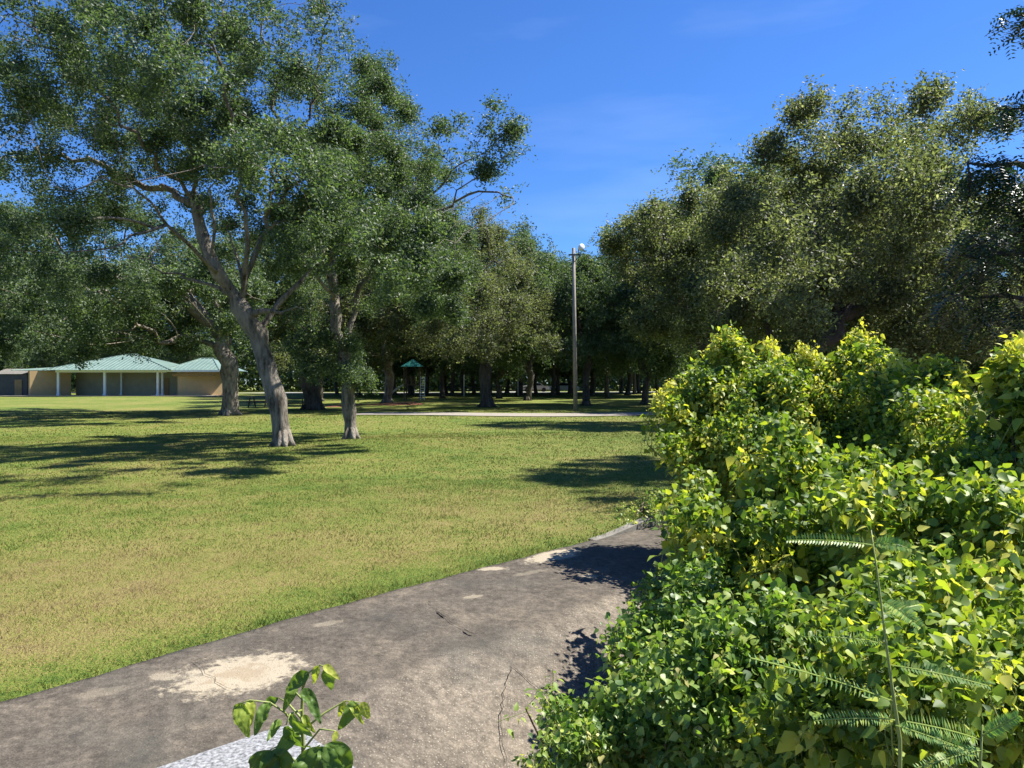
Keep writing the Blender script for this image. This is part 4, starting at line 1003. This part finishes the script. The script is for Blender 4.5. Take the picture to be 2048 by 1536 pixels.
# ------------------------------------------------------------------ park building
sc = 90 / F; ZB = float(lawn_z(-47, 90)) - 0.0
def bx(px): return (px - CX) * sc
M['tan'] = plain('tan_wall', (0.44, 0.30, 0.15), 0.85, 0.08, 1.5)
M['cream'] = plain('cream_wall', (0.62, 0.44, 0.23), 0.85, 0.06, 1.5)
M['olive'] = plain('olive_grey_wall', (0.34, 0.31, 0.22), 0.9, 0.1, 1.5)
M['wood'] = plain('brown_door_eave_shadow', (0.30, 0.19, 0.09), 0.7, 0.15, 2)
def seam_roof():
    m, t, bs = newmat('teal_metal_roof')
    n = noise(t, 0.8, 4)
    t.links.new(ramp(t, n, [(0.3, (0.13, 0.20, 0.165)), (0.7, (0.18, 0.255, 0.215))]), bs.inputs['Base Color']); bs.inputs['Roughness'].default_value = 0.4; bs.inputs['Metallic'].default_value = 0.15
    return m
M['roof'] = seam_roof()
B0 = (bx(230), 90, ZB)
pb = empty('park_building', B0, 'low tan park building with teal metal hip roofs and a white columned porch', 'building')
mb = MB(); top = ZB + 3.0
mb.box(((bx(33) + bx(115)) / 2, 92.4, ZB + 1.5), (4.3, 4.3, 3.1), 0.62); mb.build('wall', M['tan'], pb, origin=B0)
mb = MB(); mb.box(((bx(115) + bx(336)) / 2, 96.8, ZB + 1.49), (bx(336) - bx(115), 6, 3.05)); mb.build('porch_wall', M['olive'], pb, origin=B0)
mb = MB(); mb.box(((bx(338) + bx(434)) / 2, 92.6, ZB + 1.47), (5.6, 2.2, 3.04), 0.5); mb.build('wall', M['cream'], pb, origin=B0)
mb = MB(); mb.box((bx(291), 93.75, ZB + 1.1), (1.1, .1, 2.2)); dr = mb.build('door', M['wood'], pb, origin=B0)
mb = MB(); mb.box((bx(302), 93.75, ZB + 1.1), (.9, .1, 2.2)); mb.build('door', M['wood'], pb, origin=B0)
for pxq, dq, wq in ((117, 90, .26), (210, 90, .28), (316, 90, .26), (139, 92.3, .2), (243, 93.3, .2), (325, 91.2, .24)):
    mb = MB(); xq = (pxq - CX) / F * dq; mb.box((xq, dq, ZB + 1.45), (wq, wq, 2.9)); mb.box((xq, dq, ZB + .12), (wq + .1, wq + .1, .24)); mb.build('column', M['white'], pb, origin=B0)
mb = MB(); mb.box(((bx(112) + bx(334)) / 2, 90, ZB + 2.99), (bx(334) - bx(112), .22, .26)); mb.build('porch_beam', M['white'], pb, origin=B0)
def hip(x0, x1, y0, y1, z, h, ridge):
    """hip roof with raised seams as real ribs"""
    mb = MB(); xm0 = (x0 + x1) / 2 - ridge / 2; xm1 = (x0 + x1) / 2 + ridge / 2; ym = (y0 + y1) / 2
    a, b, c, d = (x0, y0, z), (x1, y0, z), (x1, y1, z), (x0, y1, z); r0, r1 = (xm0, ym, z + h), (xm1, ym, z + h)
    mb.poly([a, b, r1, r0]); mb.poly([b, c, r1]); mb.poly([c, d, r0, r1]); mb.poly([d, a, r0]); mb.poly([d, c, b, a])
    n = int((x1 - x0) / .5)
    for i in range(1, n):
        x = x0 + (x1 - x0) * i / n
        f = 1.0
        if x < xm0: f = (x - x0) / (xm0 - x0)
        elif x > xm1: f = (x1 - x) / (x1 - xm1)
        mb.tube([(x, y0, z + .03), (x, y0 + (ym - y0) * f, z + h * f + .03)], .035, 4)
    for p, q in ((a, r0), (b, r1), (r0, r1)): mb.tube([(p[0], p[1], p[2] + .03), (q[0], q[1], q[2] + .03)], .07, 5)
    return mb.build('roof', M['roof'], pb, origin=B0)
hip(bx(100), bx(352), 88.6, 100.6, ZB + 3.12, 2.1, 1.2)
hip(bx(332), bx(444), 89.2, 98.6, ZB + 3.13, 1.55, 1.5)
hip(bx(24), bx(122), 89.9, 97.6, ZB + 3.1, .35, 1.5)
mb = MB(); mb.box(((bx(340) + bx(444)) / 2, 89.17, ZB + 3.02), (bx(444) - bx(340), .06, .2)); mb.build('fascia', M['white'], pb, origin=B0)
mb = MB(); mb.box(((bx(336) + bx(438)) / 2, 90.1, ZB + 2.55), (bx(430) - bx(345), .07, .35)); mb.build('eave_shadow_band', M['wood'], pb, origin=B0)  # brown strip standing in for the eave's shadow on the cream wall
mb = MB(); mb.box((bx(230), 90.5, ZB + .01), (bx(450) - bx(20), 5.5, .08)); ap = mb.build('porch_floor', M['path'], pb, origin=B0)
# dark shed at the far left
shx = bx(-5); ps = empty('shed', (shx, 94, ZB), 'dark brown shed at the left edge beside the tan building', 'shed')
mb = MB(); mb.box((shx, 95, ZB + 1.35), (4.0, 5, 2.7)); mb.build('wall', M['metal'], ps, origin=(shx, 94, ZB))
mb = MB(); o_ = (shx, 94, ZB)
mb.quad8([(shx - 2.3, 92.2, ZB + 2.7), (shx + 2.3, 92.2, ZB + 2.7), (shx + 2.3, 97.8, ZB + 2.7), (shx - 2.3, 97.8, ZB + 2.7), (shx - 2.3, 94.9, ZB + 3.4), (shx + 2.3, 94.9, ZB + 3.4), (shx + 2.3, 95.1, ZB + 3.4), (shx - 2.3, 95.1, ZB + 3.4)])
mb.build('roof', M['conc_shade'], ps, origin=o_)
mb = MB(); mb.box((shx + .9, 92.46, ZB + 1.0), (.9, .06, 2.0)); mb.build('door', M['wood'], ps, origin=o_)

# ------------------------------------------------------------------ playground tower
M['teal'] = plain('teal_plastic', (0.008, 0.075, 0.065), 0.4, 0.1, 2)
M['brownp'] = plain('brown_post', (0.10, 0.07, 0.045), 0.5, 0.1, 2)
M['greyp'] = plain('grey_plastic', (0.35, 0.35, 0.34), 0.5, 0.1, 2)
dpl = 72; X0, _, Z0 = gp(826, dpl); O0 = (X0, dpl, Z0); m1 = dpl / F
pg = empty('playground_tower', O0, 'playground tower with teal pyramid roof, ladder and slide under the oaks', 'playground')
for dx, dy in ((-.75, -.75), (.75, -.75), (.75, .75), (-.75, .75)):
    mb = MB(); mb.tube([(X0 + dx, dpl + dy, Z0), (X0 + dx, dpl + dy, Z0 + 3.4)], .06, 8); mb.build('post', M['brownp'], pg, origin=O0)
mb = MB(); z = Z0 + 3.25; e = 1.05
a, b, c, d = (X0 - e, dpl - e, z), (X0 + e, dpl - e, z), (X0 + e, dpl + e, z), (X0 - e, dpl + e, z); tp = (X0, dpl, z + .75)
for q in ((a, b, tp), (b, c, tp), (c, d, tp), (d, a, tp), (d, c, b, a)): mb.poly(q)
mb.build('roof', M['teal'], pg, origin=O0)
mb = MB(); mb.box((X0, dpl, Z0 + 1.5), (1.6, 1.6, .1)); mb.build('platform', M['brownp'], pg, origin=O0)
mb = MB()
for i in range(9): mb.box((X0 - .65 + i * .16, dpl - .78, Z0 + 1.9), (.03, .03, .75))
mb.box((X0, dpl - .78, Z0 + 2.28), (1.5, .05, .05)); mb.build('railing', M['brownp'], pg, origin=O0)
mb = MB()
for sx in (.85, 1.25): mb.tube([(X0 + sx, dpl - 1.2, Z0), (X0 + sx, dpl - .8, Z0 + 2.3)], .03, 6)
for i in range(9): mb.tube([(X0 + .85, dpl - 1.18 + i * .04, Z0 + .2 + i * .24), (X0 + 1.25, dpl - 1.18 + i * .04, Z0 + .2 + i * .24)], .035, 6)
mb.build('ladder', M['white'], pg, origin=O0)
mb = MB(); pts = [(X0 - .8, Z0 + 1.5), (X0 - 1.6, Z0 + 1.0), (X0 - 2.3, Z0 + .45), (X0 - 2.8, Z0 + .3)]
for (xa, za), (xb, zb) in zip(pts[:-1], pts[1:]):
    mb.quad8([(xa, dpl - .3, za - .04), (xb, dpl - .3, zb - .04), (xb, dpl + .3, zb - .04), (xa, dpl + .3, za - .04), (xa, dpl - .3, za), (xb, dpl - .3, zb), (xb, dpl + .3, zb), (xa, dpl + .3, za)])
    for yy in (-.33, .33): mb.quad8([(xa, dpl + yy - .03, za - .04), (xb, dpl + yy - .03, zb - .04), (xb, dpl + yy + .03, zb - .04), (xa, dpl + yy + .03, za - .04), (xa, dpl + yy - .03, za + .16), (xb, dpl + yy - .03, zb + .16), (xb, dpl + yy + .03, zb + .16), (xa, dpl + yy + .03, za + .16)])
mb.build('slide', M['greyp'], pg, origin=O0)

# picnic tables and bin under the left oaks
def picnic(px_, d_, rz, label):
    x, y, z = gp(px_, d_); o = empty('picnic_table', (x, y, z), label, 'picnic table', 'picnic tables under the left oaks'); o.rotation_euler = (0, 0, rz)
    mb = MB()
    for k in range(5): mb.box((0, -.32 + k * .16, .75), (1.8, .145, .04))
    mb.build('tabletop', M['brownp'], o)
    for s in (-1, 1):
        mb = MB()
        for k in (0, 1): mb.box((0, s * (.62 + k * .15), .45), (1.8, .135, .04))
        mb.build('seat', M['brownp'], o)
        mb = MB(); mb.box((s * .65, 0, .41), (.06, 1.5, .07)); mb.quad8([(s * .65 - .03, -.55, 0), (s * .65 + .03, -.55, 0), (s * .65 + .03, -.45, 0), (s * .65 - .03, -.45, 0), (s * .65 - .03, -.28, .73), (s * .65 + .03, -.28, .73), (s * .65 + .03, -.18, .73), (s * .65 - .03, -.18, .73)])
        mb.quad8([(s * .65 - .03, .45, 0), (s * .65 + .03, .45, 0), (s * .65 + .03, .55, 0), (s * .65 - .03, .55, 0), (s * .65 - .03, .18, .73), (s * .65 + .03, .18, .73), (s * .65 + .03, .28, .73), (s * .65 - .03, .28, .73)])
        mb.build('leg', M['metal'], o)
picnic(585, 50, .3, 'picnic table right of the leaning trunk'); picnic(520, 54, -.2, 'picnic table left of the leaning trunk')

# mulch beds at tree feet
def mulch(px_, d_, rx, ry):
    x, y, z = gp(px_, d_); vv = [(x, y, float(lawn_z(x, y)) + .07)]; n = 28
    for k in range(n):
        a = 2 * math.pi * k / n; q = 1 + .15 * math.sin(3 * a + px_) + .1 * math.sin(7 * a); xx, yy = x + rx * q * math.cos(a), y + ry * q * math.sin(a); vv.append((xx, yy, float(lawn_z(xx, yy)) + .012))
    fc = [(0, 1 + k, 1 + (k + 1) % n) for k in range(n)]
    tag(np_mesh('mulch_bed', np.array(vv), np.array(fc), 3, M['mulch']), kind='structure')
mulch(795, 60, 2.2, 3.0); mulch(685, 58, 1.4, 3.0)

# far side street things: rail fence, posts, parked car
def rail_fence(px0, px1, d_, label):
    x0, _, z0 = gp(px0, d_); x1, _, z1 = gp(px1, d_); o = empty('rail_fence', (x0, d_, z0), label, 'fence'); n = int((x1 - x0) / 2.4) + 1
    for i in range(n):
        mb = MB(); x = x0 + i * 2.4; mb.box((x, d_, z0 + .5), (.12, .12, 1.0)); mb.build('post', M['pole'], o, origin=(x0, d_, z0))
    for zz in (.45, .85):
        mb = MB(); mb.box(((x0 + x0 + (n - 1) * 2.4) / 2, d_ - .08, z0 + zz), ((n - 1) * 2.4, .04, .12)); mb.build('rail', M['pole'], o, origin=(x0, d_, z0))
rail_fence(905, 1100, 108, 'pale rail fence beyond the far lawn behind the grove')
for (pp, dd, hh, lb) in ((1036, 88, 2.4, 'thin pale post standing right of the centre oak'), (928, 84, 2.4, 'thin pale post standing left of the centre oak')):
    x, y, z = gp(pp, dd); mb = MB(); mb.tube([(x, y, z - .05), (x, y, z + hh), (x, y, z + hh + .06)], [.06, .055, .02], 10)
    tag(mb.build('thin_post', M['white'], None, True, (x, y, z)), lb, 'post')
M['glass'] = plain('dark_glass', (0.02, 0.025, 0.03), 0.1, 0.1, 2); M['tyre'] = plain('tyre_rubber', (0.02, 0.02, 0.02), 0.9, 0.1, 5)
def car(px_, d_, rz, mat, label):
    x, y, z = gp(px_, d_); z += .04; o = empty('parked_car', (x, y, z), label, 'car', 'cars parked on the far street'); o.rotation_euler = (0, 0, rz)
    prof = [(-2.2, .35), (-2.2, .75), (-2.05, .9), (-1.3, .98), (-.75, 1.42), (.6, 1.45), (1.25, 1.0), (2.0, .88), (2.2, .7), (2.2, .35)]
    mb = MB(); n = len(prof)
    for yy in (-.85, .85):
        for (a, b) in prof: mb.v.append((a, yy * (1 - .12 * max(0, b - .9) / .5), b))
    for i in range(n): j = (i + 1) % n; mb.f.append([i, j, n + j, n + i])
    mb.f.append(list(range(n))[::-1]); mb.f.append([n + i for i in range(n)]); mb.build('body', mat, o)
    for yy in (-1, 1):
        mb = MB(); q = [(-1.1, 1.0), (-.7, 1.36), (.5, 1.38), (1.05, 1.02)]; y0_ = yy * .82; mb.quad8([(q[0][0], y0_, q[0][1]), (q[3][0], y0_, q[3][1]), (q[3][0], y0_ + yy * .035, q[3][1]), (q[0][0], y0_ + yy * .035, q[0][1]), (q[1][0], y0_ - yy * .06, q[1][1]), (q[2][0], y0_ - yy * .06, q[2][1]), (q[2][0], y0_ + yy * .0, q[2][1]), (q[1][0], y0_, q[1][1])])
        mb.build('side_window', M['glass'], o)
        for xx in (-1.35, 1.35):
            mb = MB(); mb.tube([(xx, yy * .72, .33), (xx, yy * .89, .33)], .33, 16); mb.build('wheel', M['tyre'], o)
car(1128, 112, .1, M['white'], 'white parked car on the far street, seen just left of the lamp pole')
car(1070, 118, 3.2, M['greyp'], 'grey parked car on the far street behind the centre trunks')
